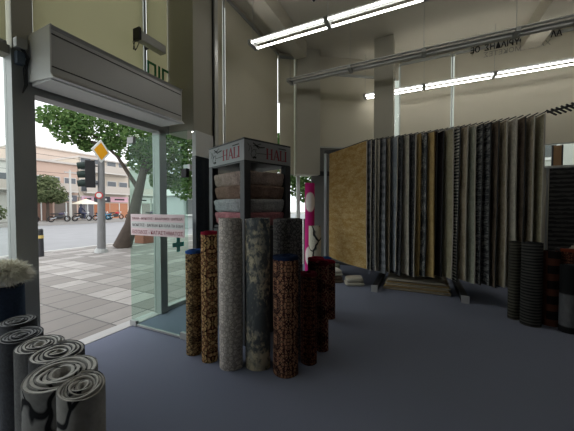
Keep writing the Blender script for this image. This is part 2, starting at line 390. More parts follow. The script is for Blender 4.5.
# ------------------------------------------------------------ blinds
def blind(label, O, e, a0, a1, z0, z1, mat, n0=.0, group='roller blinds over the tall windows', vertical=False):
    p = (O[0] + e[0]*(a0+a1)/2, O[1] + e[1]*(a0+a1)/2, z0)
    t = thing('roller_blind', label, 'blind', p, group)
    bm = B(); fbox(bm, O, e, a0, a1, n0, n0 + .008, z0, z1 - .05); obj('cloth', bm, mat, t)
    bm = B(); fbox(bm, O, e, a0, a1, n0 - .01, n0 + .02, z0 - .03, z0); obj('bottom_rail', bm, M['alulight'], t)
    bm = B(); fbox(bm, O, e, a0, a1, n0 - .02, n0 + .045, z1 - .06, z1); obj('top_rail', bm, M['alu'], t)
    return t
FY = (0, 1)   # along the facade; the room lies to its right (+x)
F0 = (-3.4, 0)
blind('greenish blind above the leftmost window, left of the door', F0, FY, -4.1, 1.20, 3.06, 5.6, M['blindgreen'], .0)
blind('greenish blind above the air curtain over the door', F0, FY, 1.40, 2.59, 2.86, 5.6, M['blindgreen'], .0)
blind('narrow greenish blind between air curtain and beige pillar', F0, FY, 2.65, 2.99, 2.86, 5.6, M['blindgreen'], .0)
blind('narrow blind right of the conduit beside the pillar', F0, FY, 3.52, 4.27, 2.28, 5.6, M['blind'], .0)
blind('wide blind behind the display stand, below the near lamp', F0, FY, 4.36, 6.53, 2.28, 5.6, M['blind'], .0)
blind('slim tall blind in the cut corner, left of the pier', C1, CE, .03, .42, 2.46, 5.56, M['blind'], .0)
blind('blind on the cut corner between the pier and the free column', C1, CE, 1.14, 3.30, 3.22, 5.20, M['blind'], .0)
BX = (1, 0)   # along the back wall, room to its right (-y)
blind('cream blind on the back wall just right of the free column', (0, 8.46), BX, -.50, .72, 3.04, 5.58, M['blind'], .0)
blind('widest cream blind on the back wall with mirrored lettering', (0, 8.46), BX, .80, 5.2, 3.04, 5.58, M['blind'], .0)
# lettering stuck on the upper glass, read from behind
def glass_line(label, words, mat):
    t = thing('window_lettering', label, 'lettering', (words[0][1], 8.405, words[0][3]), 'mirrored lettering high on the back window')
    for txt, x, w, z, size, bold in words:
        bm = B(); text_into(bm, txt, size, frame_mat((x, 8.405, z), (1, 0, 0), (0, 0, 1)), .004, True, bold, width=w); obj('word', bm, mat, t)
glass_line('dark mirrored lettering high on the back window, upper line', [('ΟΕ', 1.13, .20, 5.45, .20, .004), ('ΚΑΜΟΥΡΙΑΔΗΣ', 1.42, 1.16, 5.45, .20, .004), ('ΑΛ', 2.68, .20, 5.45, .20, .004)], M['black'])
glass_line('pale grey mirrored lettering high on the back window, lower line', [('ΜΟΚΕΤΕΣ', 1.40, .74, 5.29, .16, 0), ('ΧΑΛΙΑ', 2.20, .48, 5.29, .16, 0)], plain('pale_grey_letters', (.30, .29, .26), .8))
bm = B(); text_into(bm, 'ΠΙΓ', .26, frame_mat((-3.33, 2.58, 3.35), (0, 1, 0), (0, .0, 1)), .004, False, .006, width=.36)
tag(obj('green_lettering', bm, plain('green_letters', (.02, .22, .07), .6)), 'green lettering on the glass above the air curtain', 'lettering')

# ------------------------------------------------------------ air curtain over the door
t = thing('air_curtain', 'long grey and white air curtain mounted above the shop door', 'air curtain', (-3.15, 2.07, 2.70))
X0, X1, Y0, Y1 = -3.34, -2.95, 1.33, 2.83
bm = B(); extr(bm, [(X0, 2.74), (X1 + .05, 2.70), (X1, 2.745), (X1, 3.13), (X1 + .02, 3.16), (X0, 3.16)], Y0 + .01, Y1 - .01, frame_mat((0, 0, 0), (1, 0, 0), (0, 0, 1)) @ Matrix.Diagonal((1, 1, -1, 1)))
obj('casing', bm, M['acgrey'], t)
for y0, y1 in ((Y0, Y0 + .012), (Y1 - .012, Y1)):
    bm = B(); extr(bm, [(X0, 2.735), (X1 + .055, 2.695), (X1 + .004, 2.742), (X1 + .004, 3.135), (X1 + .022, 3.166), (X0, 3.166)], y0, y1, frame_mat((0, 0, 0), (1, 0, 0), (0, 0, 1)) @ Matrix.Diagonal((1, 1, -1, 1)))
    obj('end_cap', bm, M['white'], t)
bm = B(); box(bm, X1, X1 + .004, Y0 + .012, Y1 - .012, 3.085, 3.095); obj('upper_groove', bm, M['acdark'], t)
bm = B(); box(bm, X1, X1 + .004, Y0 + .012, Y1 - .012, 2.80, 2.81); obj('lower_groove', bm, M['acdark'], t)
bm = B(); box(bm, X0 + .02, X1 - .03, Y0 + .02, Y1 - .02, 2.700, 2.73); obj('outlet_grille', bm, M['white'], t)
bm = B(); box(bm, X1, X1 + .006, Y0 + .012, Y1 - .012, 3.135, 3.155); obj('top_strip', bm, M['alulight'], t)
# power box and cables left of it
t = thing('junction_box', 'grey junction box with loose cables left of the air curtain', 'junction box', (-3.33, 1.27, 2.95))
bm = B(); box(bm, -3.365, -3.29, 1.235, 1.315, 3.01, 3.10); obj('housing', bm, M['alulight'], t, bevel=.004)
bm = B(); box(bm, -3.365, -3.30, 1.24, 1.30, 2.87, 2.98); obj('plug', bm, plain('blue_grey_plastic', (.10, .13, .17), .5), t, bevel=.004)
for k in range(3):
    bm = B(); tube(bm, [(-3.32, 1.27 + .012*k, 3.02), (-3.30 + .02*k, 1.31, 2.93), (-3.31, 1.285 + .012*k, 2.83), (-3.33, 1.30 + .01*k, 2.70), (-3.35, 1.29, 2.62)], .005, 5); obj('cable', bm, M['dark'], t)
# sensor bar above
t = thing('door_sensor_bar', 'slim grey bar with black end, high above the air curtain', 'sensor bar', (-3.3, 2.58, 3.72))
bm = B(); box(bm, -3.31, -3.20, 2.42, 2.80, 3.69, 3.80); obj('housing', bm, M['alulight'], t, bevel=.006)
bm = B(); box(bm, -3.315, -3.195, 2.385, 2.42, 3.68, 3.83); obj('end_cap', bm, M['black'], t, bevel=.004)
bm = B(); box(bm, -3.38, -3.31, 2.604, 2.626, 3.70, 3.78); obj('bracket', bm, M['dark'], t)
for k in range(2):
    bm = B(); tube(bm, [(-3.28, 2.41, 3.70), (-3.25, 2.36 - .02*k, 3.63), (-3.29, 2.37 + .03*k, 3.56), (-3.31, 2.43, 3.60), (-3.30, 2.46, 3.69)], .005, 5); obj('cable', bm, M['dark'], t)

t = thing('downlight', 'tiny bright downlight under the beige pillar above the glass door', 'downlight', (-2.95, 3.05, 2.65))
bm = B(); cyl(bm, (-2.95, 3.06, 2.66), (-2.95, 3.06, 2.645), .045, n=14); obj('trim_ring', bm, M['steel'], t)
bm = B(); cyl(bm, (-2.95, 3.06, 2.645), (-2.95, 3.06, 2.640), .032, n=12); obj('lens', bm, emit('downlight_lens', (1, .95, .85), 6), t)
# ------------------------------------------------------------ glass door leaf standing open into the room
t = thing('glass_door', 'frameless glass door leaf standing open, with a pink lettered sticker', 'glass door', (-3.42, 2.375, 0))
struct_door = t
bm = B(); box(bm, -3.40, -2.40, 2.369, 2.381, .03, 2.44); obj('pane', bm, M['leafglass'], t)
for x0, x1, z0, z1, nm in ((-3.42, -3.30, .006, .075, 'bottom_hinge'), (-2.52, -2.42, .006, .085, 'bottom_lock'), (-3.42, -3.30, 2.38, 2.46, 'top_hinge')):
    bm = B(); box(bm, x0, x1, 2.355, 2.395, z0, z1); obj(nm, bm, M['alu'], t, bevel=.003)
bm = B(); box(bm, -3.395, -2.40, 2.362, 2.388, .012, .035); obj('bottom_rail', bm, M['alu'], t)
bm = B(); box(bm, -2.47, -2.39, 2.35, 2.40, 1.90, 2.00); obj('lock_case', bm, M['black'], t, bevel=.004)
st = obj('sticker', bx(-3.38, -2.44, 2.364, 2.368, 1.20, 1.47), plain('pale_pink_sticker', (.84, .70, .71), .6, var=.03), t)
st2 = M['white']
bm = B(); box(bm, -3.37, -2.45, 2.363, 2.3641, 1.295, 1.375); obj('white_band', bm, st2, st)
def row(z, txt, size, mat):
    bm = B(); text_into(bm, txt, size, frame_mat((-3.35, 2.3622, z), (1, 0, 0), (0, 0, 1)), .001, False, .0, width=.88); obj('lettering', bm, mat, st)
row(1.40, 'ΧΑΛΙΑ · ΜΟΚΕΤΕΣ · ΔΙΑΔΡΟΜΟΙ · ΔΑΠΕΔΑ', .042, plain('rose_letters', (.30, .10, .12), .7))
row(1.315, 'ΜΟΚΕΤΕΣ · ΔΑΠΕΔΑ ΚΑΙ ΟΛΑ ΤΑ ΕΙΔΗ', .048, plain('dark_letters', (.06, .06, .07), .7))
row(1.222, 'ΕΙΣΟΔΟΣ - ΚΑΤΑΣΤΗΜΑΤΟΣ', .062, plain('red_letters', (.33, .05, .07), .7))
# teal cross on the fixed pane by the door
bm = B(); MX = frame_mat((-3.455, 3.215, .965), (0, 1, 0), (0, 0, 1)); s = .035; L = .115
extr(bm, [(-s, -L), (s, -L), (s, -s), (L, -s), (L, s), (s, s), (s, L), (-s, L), (-s, s), (-L, s), (-L, -s), (-s, -s)], 0, .003, MX)
o = obj('teal_cross', bm, plain('teal_cross_colour', (.02, .36, .34), .5)); tag(o, 'small teal cross on the glass right of the far door post', 'sticker')

# ------------------------------------------------------------ rolled carpets
def roll_parts(t, c, r, h, pmat, bmat, turns, rin, bind=None, ell=1., ang=0., fill=.82, n=34, lean=0., flat=0., edge=None, split=.41):
    """a sheet wound into a spiral: pattern side out, backing in, optional edge binding along the top"""
    pitch = (r - rin)/turns; th = pitch*fill; N = int(turns*n)
    ca, sa = math.cos(ang), math.sin(ang)
    ph = random.random()*6
    def P(rad, a, z):
        w = 1 + .018*math.sin(2*a + ph) + .012*math.sin(3*a + ph*2)
        x, y = rad*w*math.cos(a)*ell, rad*w*math.sin(a)/ell
        k = 1 + .012*math.sin(z*5 + ph)
        return (c[0] + (x*ca - y*sa)*k, c[1] + (x*sa + y*ca)*k, c[2] + z)
    def ribbon(f0, f1, z0, z1, name, mat, zs):
        bm = B(); uvl = bm.loops.layers.uv.new('UVMap'); cols = []
        for i in range(N + 1):
            a = 2*PI*i/n; rad = rin + pitch*i/n
            tp = 1.0 if N - i > 8 else .35 + .65*(N - i)/8
            ro = rad + th*(f1 - .5)*tp; ri = rad + th*(f0 - .5)*tp
            sag = .006*math.sin(a*1.3 + ph)
            zz = [z0 + (z1 - z0)*k/zs for k in range(zs + 1)]
            o_ = [bm.verts.new(P(ro, a, z + (sag if k == zs else 0))) for k, z in enumerate(zz)]
            i_ = [bm.verts.new(P(ri, a, z + (sag if k == zs else 0))) for k, z in enumerate(zz)]
            cols.append((o_, i_, a, zz))
        def F(vs, uvs):
            f = bm.faces.new(vs); f.smooth = True
            for l, u in zip(f.loops, uvs): l[uvl].uv = u
        for i in range(N):
            (o0, i0, a0, zz), (o1, i1, a1, _) = cols[i], cols[i+1]
            for k in range(zs):
                u0, u1 = a0*r, a1*r
                F((o0[k], o1[k], o1[k+1], o0[k+1]), ((u0, zz[k]), (u1, zz[k]), (u1, zz[k+1]), (u0, zz[k+1])))
                F((i1[k], i0[k], i0[k+1], i1[k+1]), ((u1, zz[k]), (u0, zz[k]), (u0, zz[k+1]), (u1, zz[k+1])))
            F((o0[zs], o1[zs], i1[zs], i0[zs]), ((a0*r, z1),)*4); F((i0[0], i1[0], o1[0], o0[0]), ((a0*r, z0),)*4)
        for (o_, i_, a, zz), s in ((cols[0], 1), (cols[-1], -1)):
            for k in range(zs):
                q = (o_[k], o_[k+1], i_[k+1], i_[k]); F(q if s > 0 else q[::-1], ((a*r, zz[k]),)*4)
        ob = obj(name, bm, mat, t, smooth=False)
        for p in ob.data.polygons: p.use_smooth = True
        md = ob.modifiers.new('edge', 'EDGE_SPLIT'); md.split_angle = R(40)
        return ob
    hb = h - (.028 if bind else 0)
    ribbon(split + .01, 1., 0, hb, 'pile', pmat, 6)
    ribbon(0., split - .01, 0.002, hb - .002, 'backing', bmat, 2)
    if bind: ribbon(-.03, 1.06, hb, h, 'edge_binding', bind, 1)
def roll(label, x, y, r, h, pmat, bmat, turns=4, rin=.03, bind=None, group=None, z=0., ell=1., ang=0., **k):
    t = thing('rolled_carpet', label, 'rolled carpet', (x, y, z), group)
    roll_parts(t, (x, y, z), r, h, pmat, bmat, turns, rin, bind, ell, ang, **k)
    return t
# -- the cluster of grey rolls in the left foreground
G1 = 'grey carpet rolls standing by the left window'
pd = [pile('charcoal_pile', (.055, .056, .062)), pile('dark_grey_pile', (.075, .075, .08)), pile('grey_pile', (.12, .118, .118))]
br1 = branchy('branch_grey', (.27, .26, .25), (.018, .018, .02), 3.2, .3); br2 = branchy('branch_grey_two', (.24, .235, .23), (.018, .018, .02), 3., 3.1)
topA = pile('roll_edge_grey', (.62, .60, .58), .2); topB = pile('roll_edge_dark', (.30, .30, .31), .2)
def groll(label, x, y, r, h, pm, bmt, turns, rin, ell):
    roll(label, x, y, r, h, pm, bmt, turns, rin, group=G1, ell=ell, ang=math.atan2(y, x), fill=.86, split=.66)
groll('grey carpet roll with black curved lines, smallest and rightmost of the foreground rolls', -1.108, .572, .088, .90, br1, topA, 6, .018, 1.18)
groll('widest foreground carpet roll, grey with black branching lines and an open centre', -1.468, .674, .148, .80, br2, topA, 5, .036, 1.05)
groll('dark grey carpet roll directly behind the widest foreground roll', -1.785, .805, .130, .76, pd[1], topA, 5, .028, 1.10)
groll('dark grey carpet roll third from the front in the left foreground', -2.085, .85, .132, .72, pd[2], topA, 6, .022, 1.10)
groll('charcoal carpet roll with a tight spiral, beside the left edge of the picture', -2.40, .88, .124, .70, pd[0], topB, 6, .02, 1.10)
groll('black carpet roll furthest back, at the foot of the door post', -2.73, .985, .122, .70, pd[0], topB, 5, .025, 1.08)
# -- the dark blue roll with a fleece on it, at the left window
t = thing('rolled_carpet', 'dark blue carpet roll standing at the left window under a white fleece', 'rolled carpet', (-3.14, 1.06, 0))
roll_parts(t, (-3.14, 1.06, 0), .135, .885, pile('navy_pile', (.035, .05, .08)), M['backdark'], 4, .03)
t = thing('fleece', 'shaggy white fleece lying on top of the dark blue roll at left', 'fleece', (-3.13, 1.06, .885))
bm = B(); blob(bm, (-3.13, 1.055, .985), (.165, .15, .10), 3, .07)
for v in bm.verts: v.co.z = max(v.co.z, .892)
obj('hide', bm, pile('fleece_cream', (.76, .73, .63), .12, 40), t, smooth=True)
bm = B()
for k in range(4200):
    u, v = random.random()*2*PI, math.acos(1 - 1.25*random.random())
    d = Vector((math.sin(v)*math.cos(u), math.sin(v)*math.sin(u), math.cos(v)))
    p = Vector((-3.13 + d.x*.16, 1.055 + d.y*.145, .985 + d.z*.095)); q = Vector((random.gauss(0, 1), random.gauss(0, 1), 0)).normalized()
    e = p + d*.045 + Vector((random.uniform(-.03, .03), random.uniform(-.03, .03), random.uniform(-.05, .01))); e.z = max(e.z, .86)
    if e.x < -3.33: continue
    bm.faces.new([bm.verts.new(p - q*.006), bm.verts.new(p + q*.006), bm.verts.new(e)])
hf = obj('wool_pile', bm, plain('fleece_wool', (.84, .81, .71), .95, 0, .05, .08), t); hf['kind'] = 'stuff'
# -- the patterned rolls around the display stand
G2 = 'patterned carpet rolls standing round the display stand'
bb, rb, nb, mb = pile('blue_binding', (.03, .09, .30), .2), pile('red_binding', (.22, .012, .03), .2), pile('navy_binding', (.012, .02, .05), .2), pile('maroon_binding', (.09, .01, .018), .2)
orA = oriental('oriental_gold_black', (.50, .35, .17), (.30, .18, .09), (.015, .012, .012), (.07, .04, .035), 7, 6, 1.)
orB = oriental('oriental_gold_red', (.62, .41, .19), (.26, .11, .06), (.025, .012, .010), (.40, .22, .10), 7, 5, 4.)
orC = oriental('oriental_rust', (.40, .20, .12), (.08, .03, .022), (.012, .009, .013), (.50, .32, .19), 7, 6, 7.)
orD = oriental('oriental_dark_rust', (.19, .07, .04), (.08, .02, .014), (.012, .007, .009), (.24, .12, .06), 8, 7, 2.)
orE = oriental('oriental_maroon', (.30, .15, .10), (.11, .015, .02), (.012, .006, .009), (.40, .28, .17), 8, 7, 9.)
grv = oriental('faded_grey_vintage', (.62, .56, .51), (.40, .36, .335), (.30, .27, .25), (.74, .68, .62), 6, 5, 5.)
grd = oriental('faded_dark_vintage', (.20, .19, .185), (.11, .105, .108), (.045, .042, .045), (.30, .28, .26), 6, 6, 3.)
abst = distressed('abstract_grey_cream', (.10, .11, .118), (.60, .52, .37), (.27, .27, .26), 1.5, .53, (1.8, 1, 1), seed=2.3)
roll('slim black and gold carpet roll with a blue edge, leftmost at the stand', -2.16, 2.215, .084, 1.10, orA, M['backdark'], 3, .03, bb, G2)
roll('gold patterned carpet roll with a red edge, second from left at the stand', -1.915, 2.185, .086, 1.31, orB, M['jute'], 3, .03, rb, G2)
roll('tall pale grey vintage carpet roll in front of the stand', -1.655, 2.2, .121, 1.445, grv, M['backing'], 4, .03, None, G2)
roll('tall dark grey carpet roll with cream flaked patches', -1.416, 2.315, .124, 1.445, abst, M['backing'], 4, .03, None, G2)
roll('thick dark grey vintage carpet roll behind the navy-edged roll', -1.262, 2.68, .165, 1.43, grd, M['backdark'], 5, .03, None, G2)
roll('rust and black carpet roll with a navy edge, nearest the viewer', -1.126, 2.335, .124, 1.10, orC, M['backdark'], 4, .03, nb, G2)
roll('short rust brown carpet roll with a maroon edge right of the navy-edged roll', -.985, 2.58, .085, .905, orD, M['jute'], 3, .03, mb, G2)
roll('slim speckled carpet roll with a maroon edge, behind the short rust one', -.945, 2.87, .074, .96, orE, M['jute'], 3, .03, mb, G2)
roll('dark maroon-topped carpet roll tucked behind the short rust roll', -1.075, 3.04, .098, .97, orD, M['backdark'], 3, .03, rb, G2)
roll('dark short carpet roll with a red edge, set apart toward the back', -1.12, 3.745, .078, .81, orE, M['backdark'], 3, .03, rb, G2)
roll('dark short carpet roll with a blue edge, last one toward the back', -1.23, 3.96, .07, .81, orD, M['backdark'], 3, .03, bb, G2)
# -- two rolls by the cut corner
t_pink = NT('pink_roll_print'); tc = t_pink.n('TexCoord'); sp = t_pink.n('SeparateXYZ', {0: tc.outputs['UV']})
du = t_pink.math('SUBTRACT', t_pink.math('PINGPONG', sp.outputs[0], .36), .12); dv = t_pink.math('SUBTRACT', t_pink.math('PINGPONG', t_pink.math('ADD', sp.outputs[1], .18), .62), .62)
dd = t_pink.math('SQRT', t_pink.math('ADD', t_pink.math('MULTIPLY', du, du), t_pink.math('MULTIPLY', t_pink.math('MULTIPLY', dv, dv), .35)))
pinkm = t_pink.surf(t_pink.mix(t_pink.step(dd, .13, .01), (.70, .62, .60), (.46, .02, .16)), .9, 0, .1)
roll('tall magenta carpet roll with white round motif in the cut corner', -2.30, 6.06, .115, 2.12, pinkm, M['backing'], 3, .03, None, None)
blk = branchy('cream_black_ornament', (.46, .42, .35), (.02, .02, .02), 2.2, 1.7)
roll('cream carpet roll with black ornament in front of the magenta roll', -2.05, 5.72, .138, 1.15, blk, M['backing'], 4, .03, None, None)

# ------------------------------------------------------------ display stand with stacked shag rugs
sO = (-1.735, 2.545); sL = (-.928, .373); sR = (.373, .928)     # front corner, directions of its two faces
a_ = math.atan2(sR[1], sR[0]); sR = (math.cos(a_), math.sin(a_)); sL = (-sR[1], sR[0])
SW, SD, ST = .82, .70, 2.325
def sp_(l, r, z=0): return (sO[0] + sL[0]*l + sR[0]*r, sO[1] + sL[1]*l + sR[1]*r, z)
def sbox(bm, l0, l1, r0, r1, z0, z1):
    extr(bm, [sp_(l0, r0)[:2], sp_(l1, r0)[:2], sp_(l1, r1)[:2], sp_(l0, r1)[:2]], z0, z1)
t = thing('display_stand', 'black square display stand with a printed header, holding folded shag rugs', 'display stand', sp_(SW/2, SD/2))
PW = .085
for l, r in ((0, 0), (SW - PW, 0), (0, SD - PW), (SW - PW, SD - PW)):
    bm = B(); sbox(bm, l, l + PW, r, r + PW, 0, 2.07); obj('post', bm, M['dark'], t)
bm = B(); sbox(bm, .005, SW - .005, .005, SD - .005, 2.06, 2.08); obj('canopy_board', bm, M['dark'], t)
bm = B(); sbox(bm, .02, SW - .02, .02, SD - .02, 1.30, 1.33); obj('shelf', bm, M['dark'], t)
bm = B(); sbox(bm, .01, SW - .01, .01, SD - .01, .04, 1.29); obj('cabinet', bm, M['dark'], t)
header = plain('header_board', (.30, .30, .31), .5, 0, .3, .03)
hred = plain('header_red', (.28, .03, .05), .6); hblk = plain('header_black', (.015, .015, .016), .6)
bm = B(); sbox(bm, 0, SW, 0, SD, 2.305, 2.325); obj('top_board', bm, M['dark'], t)
bm = B()
for l0, l1, r0, r1 in ((0, .02, 0, SD), (SW - .02, SW, 0, SD), (.02, SW - .02, 0, .02), (.02, SW - .02, SD - .02, SD)): sbox(bm, l0, l1, r0, r1, 2.08, 2.305)
hd = obj('header', bm, header, t)
def serif_letters(bm, MX, Hh):
    """H A L I in Roman capitals drawn as strokes, heights in metres"""
    def q(p, w):   # stroke between two points, width w
        (x0, y0), (x1, y1) = p; d = math.hypot(x1-x0, y1-y0); nx, ny = -(y1-y0)/d*w/2, (x1-x0)/d*w/2
        extr(bm, [(x0+nx, y0+ny), (x0-nx, y0-ny), (x1-nx, y1-ny), (x1+nx, y1+ny)], 0, .002, MX)
    a, b, s = .17*Hh, .06*Hh, .14*Hh
    def stem(x, bot=True, top=True):
        q(((x, 0), (x, Hh)), a)
        for y in ([b/2] if bot else []) + ([Hh - b/2] if top else []): q(((x - a/2 - s/2, y), (x + a/2 + s/2, y)), b)
    x = a; stem(x); stem(x + .62*Hh); q(((x, Hh/2), (x + .62*Hh, Hh/2)), b)
    x = 1.12*Hh; q(((x, 0), (x + .36*Hh, Hh)), b*1.2); q(((x + .36*Hh, Hh), (x + .72*Hh, 0)), a); q(((x + .15*Hh, .34*Hh), (x + .58*Hh, .34*Hh)), b)
    q(((x - s*.6, b/2), (x + s*.6, b/2)), b); q(((x + .72*Hh - s, b/2), (x + .72*Hh + s, b/2)), b)
    x = 2.12*Hh; stem(x); q(((x, b/2), (x + .5*Hh, b/2)), b); q(((x + .5*Hh, 0), (x + .5*Hh, .22*Hh)), b)
    x = 2.86*Hh; stem(x)
def header_print(MX):
    bm = B(); serif_letters(bm, MX @ Matrix.Translation((.355, .04, 0)), .125); obj('lettering', bm, hred, hd)
    def curve(pts, w):
        bm = B()
        for i in range(len(pts)-1):
            (x0, y0), (x1, y1) = pts[i], pts[i+1]; d = math.hypot(x1-x0, y1-y0); nx, ny = -(y1-y0)/d*w/2, (x1-x0)/d*w/2
            extr(bm, [(x0+nx, y0+ny), (x0-nx, y0-ny), (x1-nx, y1-ny), (x1+nx, y1+ny)], 0, .002, MX)
        obj('ornament_stroke', bm, hblk, hd)
    curve([(.14, .20), (.20, .175), (.26, .16), (.33, .17)], .012); curve([(.14, .165), (.20, .18), (.27, .205)], .007); curve([(.17, .18), (.24, .145)], .009)
    curve([(.10, .17), (.12, .12), (.105, .07), (.13, .03)], .005); curve([(.17, .12), (.19, .09), (.17, .06)], .005)
    curve([(.14, .03), (.16, .045), (.19, .035)], .022); curve([(.20, .09), (.36, .095)], .005); curve([(.58, .188), (.72, .188)], .010)
    curve([(.05, .19), (.09, .15), (.07, .10)], .004); curve([(.12, .10), (.15, .13), (.20, .125)], .004)
ez = (0, 0, 1)
fa = frame_mat(sp_(0, -.0005, 2.08), (sR[0], sR[1], 0), ez)      # right face, seen from +x/-y
fa = frame_mat(sp_(-.0005, 0, 2.08), (sR[0], sR[1], 0), ez)
header_print(fa @ Matrix.Diagonal((.86, 1, 1, 1)))
fb = frame_mat(sp_(SW, -.0005, 2.08), (-sL[0], -sL[1], 0), ez)
header_print(fb)
shag = [('dusty pink shag rug, lowest of the pile on the stand', (.40, .17, .19)), ('pale grey shag rug second from the bottom on the stand', (.34, .345, .36)),
        ('brown shag rug second from the top on the stand', (.22, .145, .115)), ('taupe shag rug topmost of the pile on the stand', (.37, .285, .25))]
z = 1.335
for lab, colr in shag:
    c = sp_(SW/2, SD/2, z); t = thing('folded_rug', lab, 'folded rug', c, 'shag rugs piled on the display stand')
    mt = pile('shag_' + lab.split()[0], colr, .45, 55., 1.)
    hgt = .159
    bm = B(); n = 96; rows = 8; V = []
    for j in range(rows + 1):
        f = j/rows; ins = .02*abs(2*f - 1)**6 + .03*(1 - f)
        Rw = []
        for i in range(n):
            a = 2*PI*i/n; ca, sa = math.cos(a), math.sin(a); m = (abs(ca)**10 + abs(sa)**10)**(-1/10)
            w = .006*math.sin(11*a + z*20) + random.uniform(-.006, .006)
            l = SW/2 + (SW/2 - .012 - ins + w)*ca*m; r = SD/2 + (SD/2 - .012 - ins + w)*sa*m
            if min(l, SW - l) < PW + .005 and min(r, SD - r) < PW + .005:      # stay clear of the corner posts
                dl, dr = PW + .005 - min(l, SW - l), PW + .005 - min(r, SD - r)
                if dl < dr: l += dl if l < SW/2 else -dl
                else: r += dr if r < SD/2 else -dr
            Rw.append(bm.verts.new(sp_(l, r, z + .002 + hgt*f + (.002*math.sin(3*a) - .002 if j > 5 else 0))))
        V.append(Rw)
    for j in range(rows):
        for i in range(n): bm.faces.new((V[j][i], V[j][(i+1) % n], V[j+1][(i+1) % n], V[j+1][i]))
    bm.faces.new(V[0][::-1]); bm.faces.new(V[-1])
    obj('pile', bm, mt, t, smooth=True)
    z += hgt + .0005

# ------------------------------------------------------------ swing rack with hanging rugs
NARM = 30; PY = 6.60; ZA = 2.865
def pivot(i): return -2.02 + .112*i
def dx_(i):
    if i <= 12: return 1.08 + (.93 - 1.08)*i/12
    if i <= 29: return .93 + (.33 - .93)*(i - 12)/17
    return max(.33 - .5/17*(i - 29), .0)
def dy_(i):
    if i <= 12: return 1.00 + (1.21 - 1.00)*i/12
    if i <= 29: return 1.21 + (1.56 - 1.21)*(i - 12)/17
    return min(1.56 + .02*(i - 29), 1.8)
t = thing('rug_rack', 'dark swing-arm rug rack with silver end post and pale floor feet', 'rug rack', (.9, 6.6, 0))
bm = B(); box(bm, -2.12, 1.45, PY - .03, PY + .03, 2.88, 2.96); obj('top_beam', bm, M['dark'], t)
bm = B(); box(bm, -2.12, 1.45, PY + .02, PY + .06, .16, .22); obj('bottom_beam', bm, M['dark'], t)
for k, x in enumerate((-2.09, -.72, .70, 1.42)):
    bm = B(); box(bm, x - .03, x + .03, PY + (.03 if k else -.03), PY + (.09 if k else .03), 0, 2.9); obj('post', bm, M['steel'] if k == 0 else M['dark'], t)
for x in (-.72, .70):
    bm = B(); box(bm, x - .05, x + .05, 5.27, PY + .2, .005, .10); f = obj('foot', bm, M['dark'], t)
    bm = B(); box(bm, x - .056, x + .056, 5.235, 5.27, .0, .12); obj('end_cap', bm, plain('foot_cap_grey', (.40, .40, .41), .6), f)
for i in range(NARM):
    px = pivot(i); dx = dx_(i); dy = dy_(i); RL = math.hypot(dx, dy)
    bm = B(); cyl(bm, (px, PY, ZA + .012), (px + dx*1.02, PY - dy*1.02, ZA + .012), .009, n=6); a = obj('swing_arm', bm, M['dark'], t)
bm = B(); p0 = Vector((1.60, 5.06, ZA + .012)); p1 = Vector((2.10, 4.46, ZA + .012)); cyl(bm, p0, p1, .014, n=6); fr_ = obj('front_rail', bm, M['dark'], t)
for k in range(14):
    q = p0 + (p1 - p0)*(k + .3)/14; bm = B(); cyl(bm, q + Vector((.10, .06, -.035)), q + Vector((-.03, -.02, .02)), .013, n=6); obj('peg', bm, M['dark'], fr_)
def stripe_mats():
    d = {}
    d['gold'] = distressed('gold_distressed', (.33, .205, .07), (.58, .44, .24), (.20, .115, .03), 5.5, .54, (.7, 1.7, 1), seed=4., w=.10)
    d['slate'] = striped('slate_rug', (0.145, 0.152, 0.167), (0.246, 0.254, 0.268), 40, 6)
    d['charcoal'] = distressed('charcoal_rug', (0.051, 0.052, 0.058), (0.145, 0.145, 0.152), (0.232, 0.225, 0.217), 4, .55)
    d['beige'] = distressed('greybeige_rug', (0.493, 0.450, 0.377), (0.348, 0.319, 0.268), (0.609, 0.566, 0.478), 4, .5)
    d['tan'] = distressed('tan_rug', (0.392, 0.326, 0.239), (0.275, 0.225, 0.160), (0.493, 0.420, 0.319), 3, .5, seed=1.)
    d['bluegrey'] = distressed('bluegrey_rug', (0.217, 0.239, 0.275), (0.304, 0.326, 0.355), (0.160, 0.174, 0.196), 3, .5, seed=3.)
    d['goldtan'] = distressed('goldtan_rug', (0.478, 0.334, 0.145), (0.377, 0.261, 0.116), (0.580, 0.435, 0.217), 3, .5, seed=6.)
    d['texture'] = distressed('grey_white_rug', (0.072, 0.080, 0.087), (0.580, 0.580, 0.551), (0.246, 0.246, 0.239), 5, .53, (1.5, 1, 1), seed=8.)
    d['darkred'] = oriental('darkred_rug', (.045, .022, .020), (.03, .012, .014), (.010, .007, .008), (.10, .03, .022), 5, 6, 3.)
    d['black'] = oriental('black_rug', (.028, .021, .02), (.018, .014, .014), (.008, .007, .008), (.05, .035, .03), 5, 6, 6.)
    d['olive'] = distressed('olive_tan_rug', (0.362, 0.326, 0.225), (0.275, 0.246, 0.167), (0.435, 0.392, 0.290), 3, .5, seed=2.)
    d['ribwhite'] = striped('black_white_ribbed_rug', (0.043, 0.043, 0.046), (0.522, 0.507, 0.464), 120, 5)
    d['greygreen'] = distressed('grey_green_rug', (0.290, 0.297, 0.239), (0.203, 0.210, 0.174), (0.392, 0.392, 0.319), 3, .5, seed=5.)
    d['charstripe'] = striped('charcoal_striped_rug', (0.051, 0.052, 0.058), (0.246, 0.246, 0.239), 60, 22, thr=.55, w=.2)
    d['brown'] = distressed('dark_brown_rug', (0.145, 0.109, 0.080), (0.094, 0.070, 0.055), (0.217, 0.167, 0.123), 3, .5, seed=7.)
    return d
RM = stripe_mats()
edge_pale = plain('selvage_pale', (.46, .43, .37), .9, 0, .05); edge_dark = plain('selvage_dark', (.05, .05, .05), .9, 0, .05); edge_gold = plain('selvage_gold', (.25, .17, .07), .9, 0, .05)
